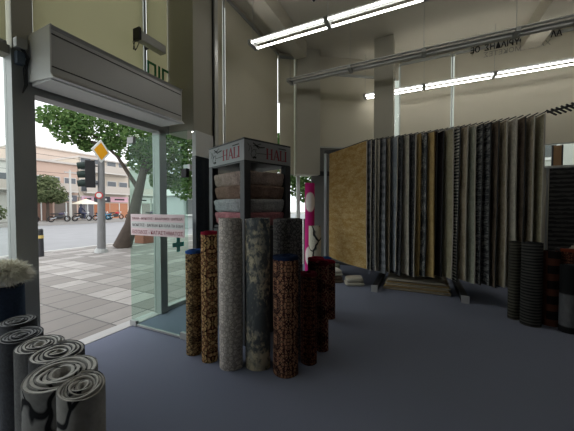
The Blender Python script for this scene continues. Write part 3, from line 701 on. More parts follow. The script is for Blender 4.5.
def hanging_rug(label, i, mat, edge, w=1.40, z0=.33, start=.0, amp=.008, group='rugs hanging on the swing rack'):
    px = pivot(i); dx = dx_(i); dy = dy_(i); RL = math.hypot(dx, dy)
    d = Vector((dx/RL, -dy/RL, 0)); nrm = Vector((d.y, -d.x, 0))           # d runs from pivot to the free end
    base = Vector((px, PY, 0))
    t = thing('hanging_rug', label, 'rug', base + d*(RL - w/2) + Vector((0, 0, z0)), group)
    nu, nv = 9, 16; th = .009; ph = random.random()*6; ph2 = random.random()*6; lean = random.uniform(-.03, .03); skew = random.uniform(-.008, .008)
    bm = B(); uvl = bm.loops.layers.uv.new('UVMap')
    def P(u, v):
        s = RL - start - w + u*w
        hang = 1 - v
        wob = amp*(hang**.6)*(math.sin(2.2*PI*u + ph + 1.5*hang) + .5*math.sin(3.*hang*PI + ph2)*u)
        curl = .012*max(0, (u - .86)/.14)**2*math.sin(ph2 + hang*2.)*hang
        sx = lean*hang*u + skew
        return base + d*(s + sx) + nrm*(wob + curl) + Vector((0, 0, z0 + (ZA - z0)*v + .01*math.sin(u*5 + ph)*hang))
    G = [[(bm.verts.new(P(u/nu, v/nv) + nrm*th/2), bm.verts.new(P(u/nu, v/nv) - nrm*th/2)) for v in range(nv + 1)] for u in range(nu + 1)]
    def F(vs, uv):
        f = bm.faces.new(vs); f.smooth = True
        for l, q in zip(f.loops, uv): l[uvl].uv = q
    for u in range(nu):
        for v in range(nv):
            q = ((u*w/nu, v*2.5/nv), ((u+1)*w/nu, v*2.5/nv), ((u+1)*w/nu, (v+1)*2.5/nv), (u*w/nu, (v+1)*2.5/nv))
            for k in (0, 1): F((G[u][v][k], G[u+1][v][k], G[u+1][v+1][k], G[u][v+1][k]), q)
    for v in range(nv):
        for u in (0, nu): F((G[u][v][0], G[u][v][1], G[u][v+1][1], G[u][v+1][0]), ((u*w/nu, v*2.5/nv),)*4)
    for u in range(nu):
        for v in (0, nv): F((G[u][v][0], G[u][v][1], G[u+1][v][1], G[u+1][v][0]), ((u*w/nu, v*2.5/nv),)*4)
    o = obj('pile', bm, mat, t)
    for p in o.data.polygons: p.use_smooth = True
    md = o.modifiers.new('edge', 'EDGE_SPLIT'); md.split_angle = R(50)
    bm = B()
    for v in range(nv):
        for vv in (v,):
            a, b = P(1, v/nv), P(1, (v+1)/nv); e = d*.012
            A = [bm.verts.new(a + nrm*x + y) for x, y in ((-.008, e*0), (.008, e*0), (.008, e), (-.008, e))]
            C = [bm.verts.new(b + nrm*x + y) for x, y in ((-.008, e*0), (.008, e*0), (.008, e), (-.008, e))]
            for k in range(4): bm.faces.new((A[k], A[(k+1) % 4], C[(k+1) % 4], C[k]))
            if v == 0: bm.faces.new(A[::-1])
            if v == nv - 1: bm.faces.new(C)
    bmesh.ops.remove_doubles(bm, verts=bm.verts, dist=.0005)
    obj('selvage', bm, edge, t)
    return t
ORD = ['first', 'second', 'third', 'fourth', 'fifth', 'sixth', 'seventh', 'eighth', 'ninth', 'tenth', 'eleventh', 'twelfth', 'thirteenth', 'fourteenth', 'fifteenth', 'sixteenth', 'seventeenth']
hanging_rug('large gold distressed rug facing the room at the left end of the swing rack', 0, RM['gold'], edge_pale, 1.42, amp=.008)
seqA = [('slate grey', 'slate', 1), ('charcoal', 'charcoal', 1), ('pale beige', 'beige', 0), ('slate grey', 'slate', 0), ('tan', 'tan', 0), ('blue grey', 'bluegrey', 1), ('charcoal', 'charcoal', 0), ('pale beige', 'beige', 0), ('charcoal', 'charcoal', 1), ('gold tan', 'goldtan', 2), ('grey and white flecked', 'texture', 0), ('gold tan', 'goldtan', 2)]
for k, (c, m, e) in enumerate(seqA):
    hanging_rug('%s rug hanging edge-on, %s to the right of the gold rug' % (c, ORD[k]), k + 1, RM[m], (edge_dark, edge_pale, edge_gold)[e], 1.36, .31 + random.uniform(-.02, .04), .02 + random.uniform(0, .05))
seqB = [('black and dark red', 'darkred', 0), ('black', 'black', 0), ('olive tan', 'olive', 1), ('black and white ribbed', 'ribwhite', 0), ('tan', 'tan', 1), ('grey green', 'greygreen', 1), ('charcoal striped', 'charstripe', 0), ('charcoal striped', 'charstripe', 0), ('dark brown', 'brown', 0), ('tan', 'tan', 1), ('beige', 'beige', 1), ('dark brown', 'brown', 0), ('tan', 'tan', 1), ('olive grey', 'olive', 1)]
for k, (c, m, e) in enumerate(seqB):
    hanging_rug('%s rug, %s from the left in the right-hand half of the rack' % (c, ORD[k]), 13 + 16.3*k/13, RM[m], (edge_dark, edge_pale)[e], 1.36, .33 + random.uniform(-.02, .03), .10 if k < 2 else .02 + random.uniform(0, .03))
# -- flat stack under the rack
zz = .002
for k in range(8):
    cx, cy = -.03 + random.uniform(-.02, .02), 5.98 + random.uniform(-.02, .02); wx = .56 + random.uniform(-.03, .02) - .008*k; h = .024
    t = thing('flat_rug', 'thin folded rug lying in the flat stack under the rack, %s from the floor' % ORD[k], 'folded rug', (cx, cy, zz), 'flat rugs stacked under the rack')
    bm = B(); box(bm, cx - wx, cx + wx, cy - .42, cy + .42, zz, zz + h*.45); box(bm, cx - wx + .01, cx + wx - .006, cy - .42, cy + .42, zz + h*.55, zz + h)
    extr(bm, [(cy - .42, zz), (cy - .42 - .012, zz + h*.3), (cy - .42 - .012, zz + h*.7), (cy - .42, zz + h)], cx - wx, cx + wx - .004, Matrix(((0, 0, 1, 0), (1, 0, 0, 0), (0, 1, 0, 0), (0, 0, 0, 1))))
    obj('pile', bm, (RM['tan'], RM['beige'], RM['goldtan'])[k % 3], t)
    zz += h + .001
# -- loose folded rugs on the floor at the left end of the rack
def loaf(label, c, s, h, rot, mat, z=0., group=None, bend=.02):
    t = thing('folded_rug', label, 'folded rug', (c[0], c[1], z), group)
    for k in range(2):
        bm = B(); n = 40; V = []
        for j in range(5):
            f = j/4; ins = .02*(2*f - 1)**2; Rw = []
            for i in range(n):
                a = 2*PI*i/n; ca, sa = math.cos(a), math.sin(a); m = (abs(ca)**8 + abs(sa)**8)**(-1/8)
                x = (s[0] - ins - .02*k)*ca*m; y = (s[1] - ins - .012*k)*sa*m
                zq = z + .002 + h*(k + f*.97)/2 + (bend*k*math.sin(x*7 + k) + bend*.5*k*math.cos(y*6)) * f
                Rw.append(bm.verts.new((c[0] + x*math.cos(rot) - y*math.sin(rot), c[1] + x*math.sin(rot) + y*math.cos(rot), zq)))
            V.append(Rw)
        for j in range(4):
            for i in range(n): bm.faces.new((V[j][i], V[j][(i+1) % n], V[j+1][(i+1) % n], V[j+1][i]))
        bm.faces.new(V[0][::-1]); bm.faces.new(V[-1])
        obj('fold', bm, mat, t, smooth=True)
    return t
gl = 'folded rugs on the floor left of the rack'
loaf('mottled brown folded rug on the floor beneath the gold rug', (-1.66, 5.72), (.20, .26), .10, .5, RM['brown'], 0, gl)
loaf('black and cream folded rug on top of the mottled brown one', (-1.66, 5.72), (.17, .22), .09, .7, RM['ribwhite'], .135, gl)
loaf('pale grey folded rug on the floor just right of the mottled brown one', (-1.165, 5.60), (.19, .17), .13, .35, RM['beige'], 0, gl)
loaf('grey folded rug on the floor furthest back behind the loose rugs', (-1.80, 6.28), (.18, .16), .20, .2, RM['greygreen'], 0, gl)

# ------------------------------------------------------------ right-hand corner
G3 = 'carpet rolls standing at the right edge'
rib = striped('ribbed_grey', (.05, .05, .048), (.13, .125, .115), 160, 1.5, thr=.5); rib2 = striped('ribbed_dark', (.022, .022, .022), (.065, .063, .06), 160, 1.5, thr=.5)
chk = checker('orange_black_check', (.10, .036, .022), (.014, .011, .011), (.06, .024, .016), 4., 5.)
roll('ribbed olive grey carpet roll, leftmost of the group at the right edge', 1.22, 4.83, .07, 1.08, striped('ribbed_olive', (.035, .033, .027), (.085, .08, .065), 150, 1.5), M['backdark'], 4, .02, None, G3)
roll('thick ribbed dark grey carpet roll at the right edge', 1.36, 4.68, .112, 1.09, rib2, M['backdark'], 5, .02, None, G3)
roll('orange and black checked carpet roll between ribbed and banded rolls', 1.585, 4.80, .10, .98, chk, M['backdark'], 4, .02, None, G3)
bw = NT('black_white_bands'); tcb = bw.n('TexCoord'); spb = bw.n('SeparateXYZ', {0: tcb.outputs['UV']}); nb_ = bw.n('TexNoise', {'Vector': bw.coords('UV', (8, 3, 1)), 'Scale': 4., 'Detail': 5.}).outputs['Fac']
mm = bw.math('MULTIPLY', bw.step(spb.outputs[1], .08, .01), bw.math('SUBTRACT', 1.0, bw.step(spb.outputs[1], .48, .01)))
bwm = bw.surf(bw.mix(mm, (.014, .014, .015), bw.mix(nb_, (.17, .17, .18), (.07, .07, .08))), .9, 0, .1)
roll('black carpet roll with a grey lower band at the right edge', 1.70, 4.60, .085, .84, bwm, M['backdark'], 4, .02, None, G3)
roll('dark brown carpet roll furthest right at the picture edge', 1.905, 4.66, .105, .80, pile('dark_brown_pile', (.05, .035, .03)), M['backdark'], 4, .02, None, G3)
roll('carpet roll with a bright orange red top behind the banded roll', 1.83, 4.90, .11, 1.00, orD, M['backdark'], 4, .02, pile('orange_binding', (.17, .035, .018), .2), G3)
# low plinth with folded rugs
t = thing('display_plinth', 'dark low plinth behind the rolls at the right edge', 'plinth', (2.55, 5.75, 0))
bm = B(); box(bm, 2.08, 3.1, 5.45, 6.05, .05, .86); obj('body', bm, M['dark'], t)
bm = B(); box(bm, 2.06, 3.12, 5.43, 6.07, .86, .885); obj('top', bm, M['dark'], t)
bm = B(); box(bm, 2.12, 3.06, 5.49, 6.01, 0, .05); obj('kickboard', bm, M['black'], t)
loaf('pale folded rug at the bottom of the small pile on the dark plinth', (2.46, 5.72), (.30, .22), .07, .05, RM['beige'], .887, 'rugs piled on the plinth', .004)
loaf('grey green folded rug on top of the small pile on the dark plinth', (2.48, 5.73), (.27, .2), .06, .05, RM['olive'], .963, 'rugs piled on the plinth', .004)
# hanging dark rug beyond
t = thing('display_rug', 'large dark grey ribbed rug hanging on a bar at the right, behind the rack', 'rug', (3.7, 7.4, .3))
bm = B(); uvl = bm.loops.layers.uv.new('UVMap'); V = []
nx_, nz_ = 24, 10
for k in (0, 1):
    V.append([[bm.verts.new((2.40 + 2.6*i/nx_, 7.40 + .012*k + .02*math.sin(i*.9)*(1 - j/nz_), .15 + 2.2*j/nz_)) for j in range(nz_ + 1)] for i in range(nx_ + 1)])
for k in (0, 1):
    for i in range(nx_):
        for j in range(nz_):
            f = bm.faces.new((V[k][i][j], V[k][i+1][j], V[k][i+1][j+1], V[k][i][j+1]))
            for l, q in zip(f.loops, ((i, j), (i+1, j), (i+1, j+1), (i, j+1))): l[uvl].uv = (q[0]*2.6/nx_, q[1]*2.2/nz_)
for i in range(nx_):
    for j in (0, nz_): bm.faces.new((V[0][i][j], V[0][i+1][j], V[1][i+1][j], V[1][i][j]))
for j in range(nz_):
    for i in (0, nx_): bm.faces.new((V[0][i][j], V[0][i][j+1], V[1][i][j+1], V[1][i][j]))
obj('pile', bm, striped('dark_woven', (.028, .028, .03), (.085, .085, .085), 70, 7, thr=.52), t, smooth=True)
bm = B(); cyl(bm, (2.36, 7.405, 2.36), (5.05, 7.405, 2.36), .015); br = obj('hanging_bar', bm, M['steel'], t)
for x in (2.37, 5.04):
    bm = B(); cyl(bm, (x, 7.405, 0), (x, 7.405, 2.37), .018); obj('upright', bm, M['steel'], t)
# things on the back window ledge
t = thing('cane_panel', 'brown panel standing on the back window ledge at right', 'panel', (2.86, 8.44, 2.52))
bm = B(); box(bm, 2.79, 2.93, 8.42, 8.45, 2.522, 2.98); obj('board', bm, plain('cane_brown', (.28, .17, .09), .8), t)
for x in (2.775, 2.945):
    bm = B(); box(bm, x - .012, x + .012, 8.415, 8.455, 2.522, 2.99); obj('stile', bm, M['dark'], t)

# ------------------------------------------------------------ the street
def leaves(name, parent, clusters, n, size, mats, seed=1):
    rnd = random.Random(seed); bm = B()
    for k in range(n):
        (cx, cy, cz, r) = clusters[rnd.randrange(len(clusters))] if rnd.random() < .5 else max((clusters[rnd.randrange(len(clusters))] for _ in range(2)), key=lambda c: c[3])
        while True:
            p = Vector((rnd.uniform(-1, 1), rnd.uniform(-1, 1), rnd.uniform(-1, 1)))
            if p.length < 1: break
        p = Vector((cx, cy, cz)) + Vector((p.x*r, p.y*r, p.z*r*.75)); a = Vector((rnd.gauss(0, 1), rnd.gauss(0, 1), rnd.gauss(0, .6))).normalized(); b = a.orthogonal().normalized()
        b = (b*math.cos(k) + a.cross(b)*math.sin(k)); q = size*rnd.uniform(.6, 1.3)
        bm.faces.new([bm.verts.new(p + a*q), bm.verts.new(p + b*q*.55), bm.verts.new(p - a*q), bm.verts.new(p - b*q*.55)])
    o = obj(name, bm, mats, parent); o['kind'] = 'stuff'; return o
def leafmat(name, a, b):
    t = NT(name); gi = t.n('NewGeometry'); c = t.mix(gi.outputs['Random Per Island'], a, b)
    d = t.n('BsdfDiffuse', {'Color': c}); tr = t.n('BsdfTranslucent', {'Color': c}); mx = t.n('MixShader', {0: .35, 1: d.outputs[0], 2: tr.outputs[0]})
    t.t.links.new(mx.outputs[0], t.out.inputs['Surface']); return t.m
lf1 = leafmat('leaf_green', (.06, .13, .04), (.20, .30, .11)); lf2 = leafmat('leaf_dull', (.08, .11, .055), (.22, .25, .13))
bark = plain('bark', (.09, .072, .06), .9, 0, .1, .35, 5)
def tree(label, pts, rads, branches, clusters, n, size, lm, seed, group=None):
    t = thing('street_tree', label, 'tree', pts[0], group)
    bm = B(); tube(bm, pts, rads, 9); tr = obj('trunk', bm, bark, t, smooth=True)
    for p in branches:
        bm = B(); tube(bm, p, [.09, .06, .03][:len(p)], 6); obj('branch', bm, bark, t, smooth=True)
    leaves('foliage', t, clusters, n, size, lm, seed); return t
tree('large leafy street tree with a leaning trunk, on the pavement outside the door', [(-10.64, 7.05, -.03), (-10.34, 7.24, .86), (-10.2, 7.32, 1.54), (-10.07, 7.41, 2.26), (-9.9, 7.6, 3.4)], [.34, .24, .20, .17, .12],
     [[(-10.07, 7.41, 2.26), (-10.9, 7.1, 3.6), (-12.0, 6.3, 4.9)], [(-10.0, 7.5, 2.9), (-9.3, 8.2, 4.0), (-8.7, 8.6, 5.0)], [(-9.9, 7.6, 3.4), (-9.9, 8.1, 4.6), (-9.7, 7.9, 5.8)], [(-11.2, 6.9, 4.0), (-11.9, 6.5, 4.2), (-12.3, 6.0, 4.6)]],
     [(-10.79, 7.16, 5.0, .75), (-9.4, 7.4, 4.7, 1.25), (-11.79, 6.67, 4.8, .85), (-12.0, 6.0, 4.4, .6), (-9.2, 8.1, 3.9, 1.1), (-8.5, 8.5, 4.9, 1.2), (-10.2, 7.9, 3.5, .8), (-11.06, 7.0, 4.2, .5), (-12.36, 5.7, 4.9, .6), (-12.3, 6.3, 5.2, .7), (-11.9, 6.5, 4.0, .3), (-9.9, 8.4, 2.7, .55), (-9.4, 8.9, 3.0, .9), (-9.0, 8.9, 2.4, .7), (-9.7, 8.2, 4.0, 1.2), (-10.4, 7.5, 4.2, 1.0), (-8.6, 9.0, 3.6, 1.1)], 15000, .085, lf1, 3)
tree('dull green round tree across the road, left of the traffic light', [(-34.2, 14.9, .14), (-34.2, 14.95, 1.4), (-34.1, 14.9, 3.2)], [.16, .13, .09], [], [(-34.2, 14.9, 3.2, 1.6), (-34.2, 14.1, 2.8, 1.1), (-34.2, 15.7, 2.7, 1.0), (-34.2, 14.9, 4.2, 1.0)], 3000, .16, lf2, 5)
tree('street tree close to the shop front, seen through the window behind the display stand', [(-8.2, 12.0, -.04), (-8.15, 12.05, 1.6), (-8.2, 12.2, 3.4)], [.18, .14, .1], [], [(-8.2, 12.1, 3.6, 1.7), (-8.6, 13.2, 2.6, 1.2), (-7.8, 11.2, 2.9, 1.1), (-8.0, 12.4, 1.6, .9), (-7.0, 11.0, 4.4, 1.4), (-6.3, 9.6, 4.8, 1.0), (-6.6, 10.2, 5.6, 1.1)], 6500, .13, lf1, 8)
tree('slim street tree near the cut corner, seen beside the magenta roll', [(-4.9, 11.4, -.04), (-4.9, 11.45, 1.6), (-4.95, 11.5, 3.2)], [.12, .09, .06], [], [(-4.9, 11.4, 3.2, 1.0), (-4.6, 11.6, 2.3, .7), (-5.1, 11.2, 4.3, .9)], 3500, .10, lf1, 12)
t = thing('hedge', 'long green hedge across the road, seen through the left window', 'hedge', (-34.2, 8.2, .14))
leaves('foliage', t, [(-34.2, 5.5 + .7*k, 1.15, .9) for k in range(9)], 2600, .15, lf2, 9)
bm = B()
for k in range(8): cyl(bm, (-34.2, 5.5 + .7*k, .15), (-34.2, 5.7 + .7*k, 1.3), .04, .02, 5)
ho = obj('stems', bm, bark, t); ho['kind'] = 'stuff'
# traffic signal pole
t = thing('signal_pole', 'grey traffic signal pole with a yellow diamond sign on the pavement outside', 'traffic light', (-10.13, 5.95, -.03))
bm = B(); cyl(bm, (-10.13, 5.95, -.03), (-10.11, 5.96, .12), .22, .17, 14); obj('base_plate', bm, M['alu'], t)
bm = B(); cyl(bm, (-10.12, 5.96, .1), (-10.06, 5.98, 3.75), .135, .095, 14); obj('pole', bm, plain('galvanised_pole', (.20, .20, .20), .6), t, smooth=True)
fx = Vector((-.82, .57, 0)).normalized()          # direction from the shop out to the pole
rt = Vector((fx.y, -fx.x, 0))                       # sideways, to the right when looking out
pc = Vector((-10.06, 5.98, 0))
hp = pc - rt*.32 - fx*.05
bm = B(); MX = frame_mat(hp + Vector((0, 0, 2.25)), rt, (0, 0, 1)); extr(bm, [(-.14, 0), (.14, 0), (.14, .92), (-.14, .92)], -.12, .12, MX); sh = obj('signal_head', bm, M['black'], t, bevel=.02)
for k in range(3):
    bm = B(); c = hp + Vector((0, 0, 2.40 + .30*k))
    cyl(bm, c - rt*.14, c - rt*.36 - Vector((0, 0, .03)), .125, .11, 12); obj('visor', bm, plain('signal_green_black', (.02, .035, .03), .6), sh)
for z in (2.4, 3.0):
    bm = B(); cyl(bm, hp + Vector((0, 0, z)), pc + Vector((0, 0, z)), .025, n=6); obj('bracket', bm, M['dark'], t)
sc_ = pc - fx*.16 + Vector((0, 0, 3.5))
def plate(c, pts, d0, d1): 
    bm = B(); extr(bm, pts, d0, d1, frame_mat(c, rt, (0, 0, 1))); return bm
dm = lambda q: [(0, -q), (q, 0), (0, q), (-q, 0)]
rt_s = (rt*math.cos(R(52)) + fx*math.sin(R(52)))
def plate2(c, pts, d0, d1):
    bm = B(); extr(bm, pts, d0, d1, frame_mat(c, rt_s, (0, 0, 1))); return bm
ds = obj('diamond_sign', plate2(sc_, dm(.40), -.01, .01), M['white'], t)
obj('yellow_face', plate2(sc_, dm(.30), .011, .016), plain('sign_yellow', (.80, .36, .015), .5), ds)
circ = lambda q, n=20: [(q*math.cos(2*PI*i/n), q*math.sin(2*PI*i/n)) for i in range(n)]
rc = pc - fx*.16 + Vector((0, 0, 1.98)) - rt*.08
rs = obj('round_sign', plate(rc, circ(.12), -.01, .01), plain('sign_red', (.5, .05, .05), .5), t)
obj('white_face', plate(rc, circ(.08), .011, .016), M['white'], rs)
# bollard
t = thing('bollard', 'dark street bollard with a pale band, left of the signal pole', 'bollard', (-11.07, 4.62, -.03))
bm = B(); cyl(bm, (-11.07, 4.62, -.03), (-11.07, 4.62, .82), .085, .075, 12); obj('post', bm, M['dark'], t)
bm = B(); cyl(bm, (-11.07, 4.62, .56), (-11.07, 4.62, .66), .086, .085, 12); obj('band', bm, plain('band_yellow', (.6, .45, .15), .6), t)
bm = B(); cyl(bm, (-11.07, 4.62, .82), (-11.07, 4.62, .87), .09, .05, 12); obj('cap', bm, M['dark'], t)
# bench-like low slab by the bollard, planter by the tree
t = thing('planter', 'brick red low planter box on the pavement, seen through the glass door', 'planter', (-11.2, 8.6, -.03))
bm = B(); box(bm, -11.5, -10.9, 8.2, 9.0, -.03, .36); obj('box', bm, plain('terracotta', (.36, .13, .09), .8), t, bevel=.02)
bm = B(); box(bm, -11.45, -10.95, 8.25, 8.95, .355, .375); obj('soil', bm, bark, t)
# utility pole and cables
t = thing('utility_pole', 'thin pale utility pole across the road left of the traffic light', 'pole', (-32.2, 16.0, .15))
bm = B(); cyl(bm, (-32.2, 16.0, .15), (-32.2, 16.0, 5.4), .13, .09, 8); obj('pole', bm, plain('concrete_pole', (.50, .48, .44), .8), t)
bm = B(); box(bm, -32.25, -32.15, 15.5, 16.6, 5.1, 5.2); obj('crossarm', bm, M['alu'], t)
for k, (z0, z1, l) in enumerate(((7.9, 8.6, 'topmost'), (7.0, 7.4, 'middle'), (5.2, 6.0, 'lowest'))):
    p = [(-32.4 - .3*k, 2 + 30*i/14, z0 + (z1 - z0)*i/14 - .5*math.sin(PI*i/14)) for i in range(15)]
    bm = B(); tube(bm, p, .02, 4); o = obj('overhead_cable', bm, M['dark']); tag(o, 'thin overhead cable against the sky across the road, %s of three' % l, 'cable', 'overhead cables across the road'); recenter(o)
# buildings
def building(label, x, y0, y1, h, wallm, rows, cols, zfirst=3.6, dz=2.6, ww=1.1, wh=1.4, shut=None, balc=True, depth=8, shop=None, group='buildings across the road'):
    t = thing('building', label, 'building', (x, (y0+y1)/2, .15), group)
    bm = B(); box(bm, x - depth, x, y0, y1, .15, h); obj('wall', bm, wallm, t)
    bm = B(); box(bm, x - depth - .15, x + .25, y0 - .05, y1 + .05, h, h + .22); obj('roof', bm, plain('roof_edge', (.50, .46, .42), .8), t)
    bm = B(); box(bm, x, x + .12, y0, y1, zfirst - .75, zfirst - .55); obj('cornice', bm, plain('cornice_pale', (.52, .49, .45), .8), t)
    for r in range(rows):
        z = zfirst + dz*r
        if z + wh > h: break
        for c in range(cols):
            y = y0 + (y1 - y0)*(c + .5)/cols
            bm = B(); box(bm, x - .02, x + .05, y - ww/2 - .08, y + ww/2 + .08, z - .08, z + wh + .08); f = obj('window', bm, plain('window_frame', (.55, .53, .5), .7), t)
            bm = B(); box(bm, x + .05, x + .07, y - ww/2, y + ww/2, z, z + wh); obj('pane', bm, shut or plain('far_pane', (.10, .11, .12), .2, 0, .5), f)
        if balc:
            bm = B(); box(bm, x, x + .9, y0 + .4, y1 - .4, z - .28, z - .14); b = obj('balcony', bm, plain('balcony_slab', (.55, .52, .48), .8), t)
            bm = B(); box(bm, x + .86, x + .9, y0 + .4, y1 - .4, z - .14, z + .72); obj('parapet', bm, plain('balcony_front', (.47, .42, .37), .8), b)
    if shop:
        for k, (a, b, col, sg) in enumerate(shop):
            bm = B(); box(bm, x - .03, x + .04, a, b, .15, 2.15); f = obj('shopfront', bm, plain('shop_interior', col, .7), t)
            bm = B(); box(bm, x + .02, x + .14, a, b, 2.3, 3.0); s_ = obj('shop_sign', bm, plain('shop_sign_board', sg, .6), t)
            cy = (a + b)/2; lc = (.03, .03, .03) if sum(sg) > 1.2 else (.7, .7, .7)
            bm = B(); box(bm, x + .14, x + .15, cy - (b-a)*.28, cy + (b-a)*.28, 2.55, 2.75); obj('sign_band', bm, plain('sign_band', lc, .6), s_)
            bm = B(); box(bm, x + .04, x + .09, cy - .05, cy + .05, .15, 2.15); obj('mullion', bm, M['white'], f)
    return t
wP = plain('plaster_pink', (.52, .38, .31), .9, 0, .1, .06, .6); wB = plain('plaster_beige', (.54, .47, .39), .9, 0, .1, .06, .6); wW = plain('plaster_pale', (.58, .57, .53), .9, 0, .1, .06, .6); wR = plain('plaster_brick', (.56, .46, .39), .9, 0, .1, .08, .6); wG = plain('plaster_greygreen', (.42, .43, .39), .9, 0, .1, .06, .6)
building('pale building across the road at the far left, seen through the left window', -37, 3, 14.2, 6.2, wW, 1, 4)
building('pinkish low building across the road behind the round tree', -37, 14.3, 19.2, 6.6, wP, 1, 3, shop=[(14.5, 16.6, (.20, .12, .09), (.50, .30, .30)), (16.8, 19.0, (.18, .15, .13), (.16, .16, .18))])
building('beige building with balconies and shops behind the traffic light', -37, 19.3, 25.6, 7.6, wB, 2, 4, shop=[(19.5, 20.9, (.14, .13, .14), (.62, .42, .50)), (21.0, 22.9, (.42, .16, .08), (.05, .05, .06)), (23.0, 25.4, (.45, .20, .11), (.66, .40, .46))])
building('brick coloured taller building set back behind the pinkish one', -46, 17, 27, 9.6, wR, 3, 5, balc=False)
building('grey green building with shutters across the road, seen through the glass door', -37, 25.8, 44, 7.0, wG, 2, 6, shop=[(26, 29, (.25, .22, .2), (.60, .60, .58)), (29.3, 33, (.20, .22, .2), (.62, .62, .60)), (33.3, 38, (.2, .2, .2), (.58, .60, .56))])
building('plain grey building beside the shop, behind the back windows', -9, 19, 31, 8.5, wG, 2, 5, group=None) if False else None
t = thing('building', 'plain grey green building seen in slits between the back blinds', 'building', (3, 17, 0))
bm = B(); box(bm, -3.5, 13, 14, 22, -.03, 9); obj('wall', bm, wG, t)
for k in range(5):
    bm = B(); box(bm, -2.5 + 3*k, -1.2 + 3*k, 13.96, 14.02, 3.4, 5.0); f = obj('window', bm, M['white'], t)
    bm = B(); box(bm, -2.4 + 3*k, -1.3 + 3*k, 13.94, 13.96, 3.5, 4.9); obj('pane', bm, plain('far_pane_two', (.12, .13, .13), .2), f)
struct('side_pavement', bx(-3.45, 14, 8.8, 40, -.3, -.03), plain('side_paving', (.36, .34, .32), .85))
# kiosk with a white canopy, seen through the door leaf
t = thing('kiosk', 'pale street kiosk with a white canopy beyond the large tree', 'kiosk', (-18.2, 18.0, -.14))
bm = B(); box(bm, -19.4, -17.2, 16.6, 20.5, -.14, 2.5); obj('body', bm, plain('kiosk_grey', (.40, .42, .42), .6), t)
bm = B(); box(bm, -19.6, -16.4, 16.3, 20.8, 2.55, 3.05); obj('canopy', bm, M['white'], t)
bm = B(); box(bm, -17.2, -17.1, 16.9, 20.2, 1.0, 2.2); f = obj('hatch', bm, plain('hatch_dark', (.09, .10, .10), .3), t)
bm = B(); box(bm, -17.2, -16.95, 16.8, 20.3, .9, 1.0); obj('counter', bm, M['white'], t)
# market umbrella and stall
t = thing('market_umbrella', 'cream market umbrella across the road behind the motorbikes', 'umbrella', (-33.6, 18.2, .15))
bm = B(); cyl(bm, (-33.6, 18.2, .15), (-33.6, 18.2, 2.6), .04, n=6); obj('pole', bm, M['white'], t)
bm = B(); cyl(bm, (-33.6, 18.2, 1.95), (-33.6, 18.2, 2.55), 1.5, .06, 8); obj('canopy', bm, plain('canvas_cream', (.68, .62, .50), .8), t)
bm = B(); cyl(bm, (-33.6, 18.2, 2.55), (-33.6, 18.2, 2.68), .08, .02, 8); obj('finial', bm, plain('finial_red', (.55, .06, .05), .6), t)
t = thing('market_stall', 'stall draped in bright blue just right of the cream umbrella', 'stall', (-33.4, 20.0, .15))
bm = B(); box(bm, -33.8, -33.0, 19.4, 20.7, .75, .85); obj('counter', bm, plain('stall_blue', (.05, .32, .55), .7), t)
bm = B(); box(bm, -33.78, -33.02, 19.42, 20.68, .2, .75); obj('skirt', bm, plain('stall_blue_skirt', (.08, .40, .60), .7), t)
for y in (19.45, 20.65):
    bm = B(); box(bm, -33.06, -33.0, y - .03, y + .03, .15, .75); obj('leg', bm, M['white'], t)
# motorbikes
def motorbike(label, x, y, col, first=None):
    if first is not None:
        c = copy_tree(first); c.location = (x, y, .15); c['label'] = label
        return c
    t = thing('motorbike', label, 'motorbike', (x, y, .15), 'motorbikes parked across the road')
    z = .15
    for s in (-.68, .68):
        bm = B(); ring(bm, (x, y + s, z + .31), (1, 0, 0), .25, .06, 18, 6); w = obj('wheel', bm, M['black'], t)
        bm = B(); cyl(bm, (x - .05, y + s, z + .31), (x + .05, y + s, z + .31), .07, n=8); obj('hub', bm, M['steel'], w)
    bm = B(); blob(bm, (x, y - .02, z + .50), (.15, .42, .20), 2, .06); obj('engine', bm, M['dark'], t, smooth=True)
    bm = B(); blob(bm, (x, y + .18, z + .80), (.15, .30, .13), 2, .03); obj('tank', bm, col, t, smooth=True)
    bm = B(); blob(bm, (x, y - .38, z + .80), (.14, .42, .075), 2, .03); obj('seat', bm, M['black'], t, smooth=True)
    bm = B(); tube(bm, [(x, y + .68, z + .31), (x, y + .50, z + .78), (x, y + .42, z + 1.0)], .035, 6); obj('fork', bm, M['steel'], t)
    bm = B(); tube(bm, [(x - .34, y + .32, z + 1.04), (x, y + .42, z + 1.0), (x + .34, y + .32, z + 1.04)], .02, 6); obj('handlebar', bm, M['dark'], t)
    bm = B(); blob(bm, (x, y + .62, z + .88), (.09, .07, .09), 2, 0); obj('headlight', bm, M['white'], t, smooth=True)
    bm = B(); tube(bm, [(x + .05, y - .68, z + .34), (x + .05, y - .1, z + .46), (x + .05, y - .1, z + .62)], .045, 6); obj('swingarm', bm, M['steel'], t)
    return t
mb0 = motorbike('dark motorbike parked across the road with a rider on it', -32.0, 16.95, plain('tank_dark', (.06, .05, .09), .3))
motorbike('motorbike parked furthest left across the road, below the round tree', -32.6, 12.6, None, mb0)
motorbike('dark motorbike parked below the cream umbrella', -32.0, 18.95, None, mb0)
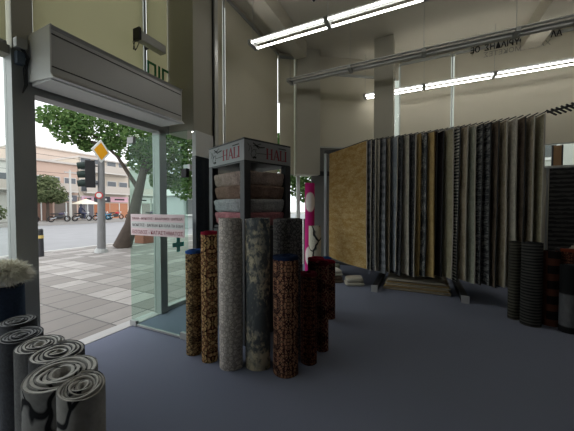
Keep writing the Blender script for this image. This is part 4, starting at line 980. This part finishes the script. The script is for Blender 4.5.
motorbike('motorbike parked furthest right, partly behind the large tree trunk', -32.3, 25.4, None, mb0)
motorbike('motorbike parked alone just right of the signal pole', -32.5, 23.0, None, mb0)
motorbike('motorbike parked second from the left across the road', -32.0, 14.9, None, mb0)
mbr = motorbike('red motorbike parked in front of the blue stall', -32.6, 20.9, plain('tank_red', (.45, .03, .04), .3))
# the rider
t = thing('person', 'person in dark jacket and helmet sitting on a parked motorbike', 'person', (-32.0, 16.75, 1.0))
bx0, by0, bz0 = -32.0, 16.7, 1.04
J = [((0, 0, 0), .15), ((0, .06, .28), .16), ((0, .10, .50), .17), ((0, .13, .60), .07), ((0, .16, .74), .11),
     ((-.19, .12, .50), .07), ((-.25, .30, .28), .055), ((-.28, .44, .16), .04), ((.19, .12, .50), .07), ((.25, .30, .28), .055), ((.28, .44, .16), .04),
     ((-.17, .08, -.02), .10), ((-.23, .42, -.10), .08), ((-.25, .30, -.52), .06), ((-.25, .42, -.56), .05), ((.17, .08, -.02), .10), ((.23, .42, -.10), .08), ((.25, .30, -.52), .06), ((.25, .42, -.56), .05)]
Ed = [(0, 1), (1, 2), (2, 3), (3, 4), (2, 5), (5, 6), (6, 7), (2, 8), (8, 9), (9, 10), (0, 11), (11, 12), (12, 13), (13, 14), (0, 15), (15, 16), (16, 17), (17, 18)]
me = bpy.data.meshes.new('body'); me.from_pydata([p for p, r in J], Ed, []); me.materials.append(plain('dark_clothes', (.035, .04, .07), .9))
o = bpy.data.objects.new('body', me); COL.objects.link(o); o.parent = t; o.location = (0, -.05, .04)
md = o.modifiers.new('skin', 'SKIN'); me.skin_vertices.new() if not me.skin_vertices else None
for i, (p, r) in enumerate(J): me.skin_vertices[0].data[i].radius = (r, r)
me.skin_vertices[0].data[0].use_root = True
o.modifiers.new('sub', 'SUBSURF').levels = 2
bm = B(); blob(bm, (bx0, by0 + .16, bz0 + .79), (.14, .16, .15), 3, 0); obj('helmet', bm, plain('helmet_dark', (.05, .05, .06), .3), t, smooth=True)
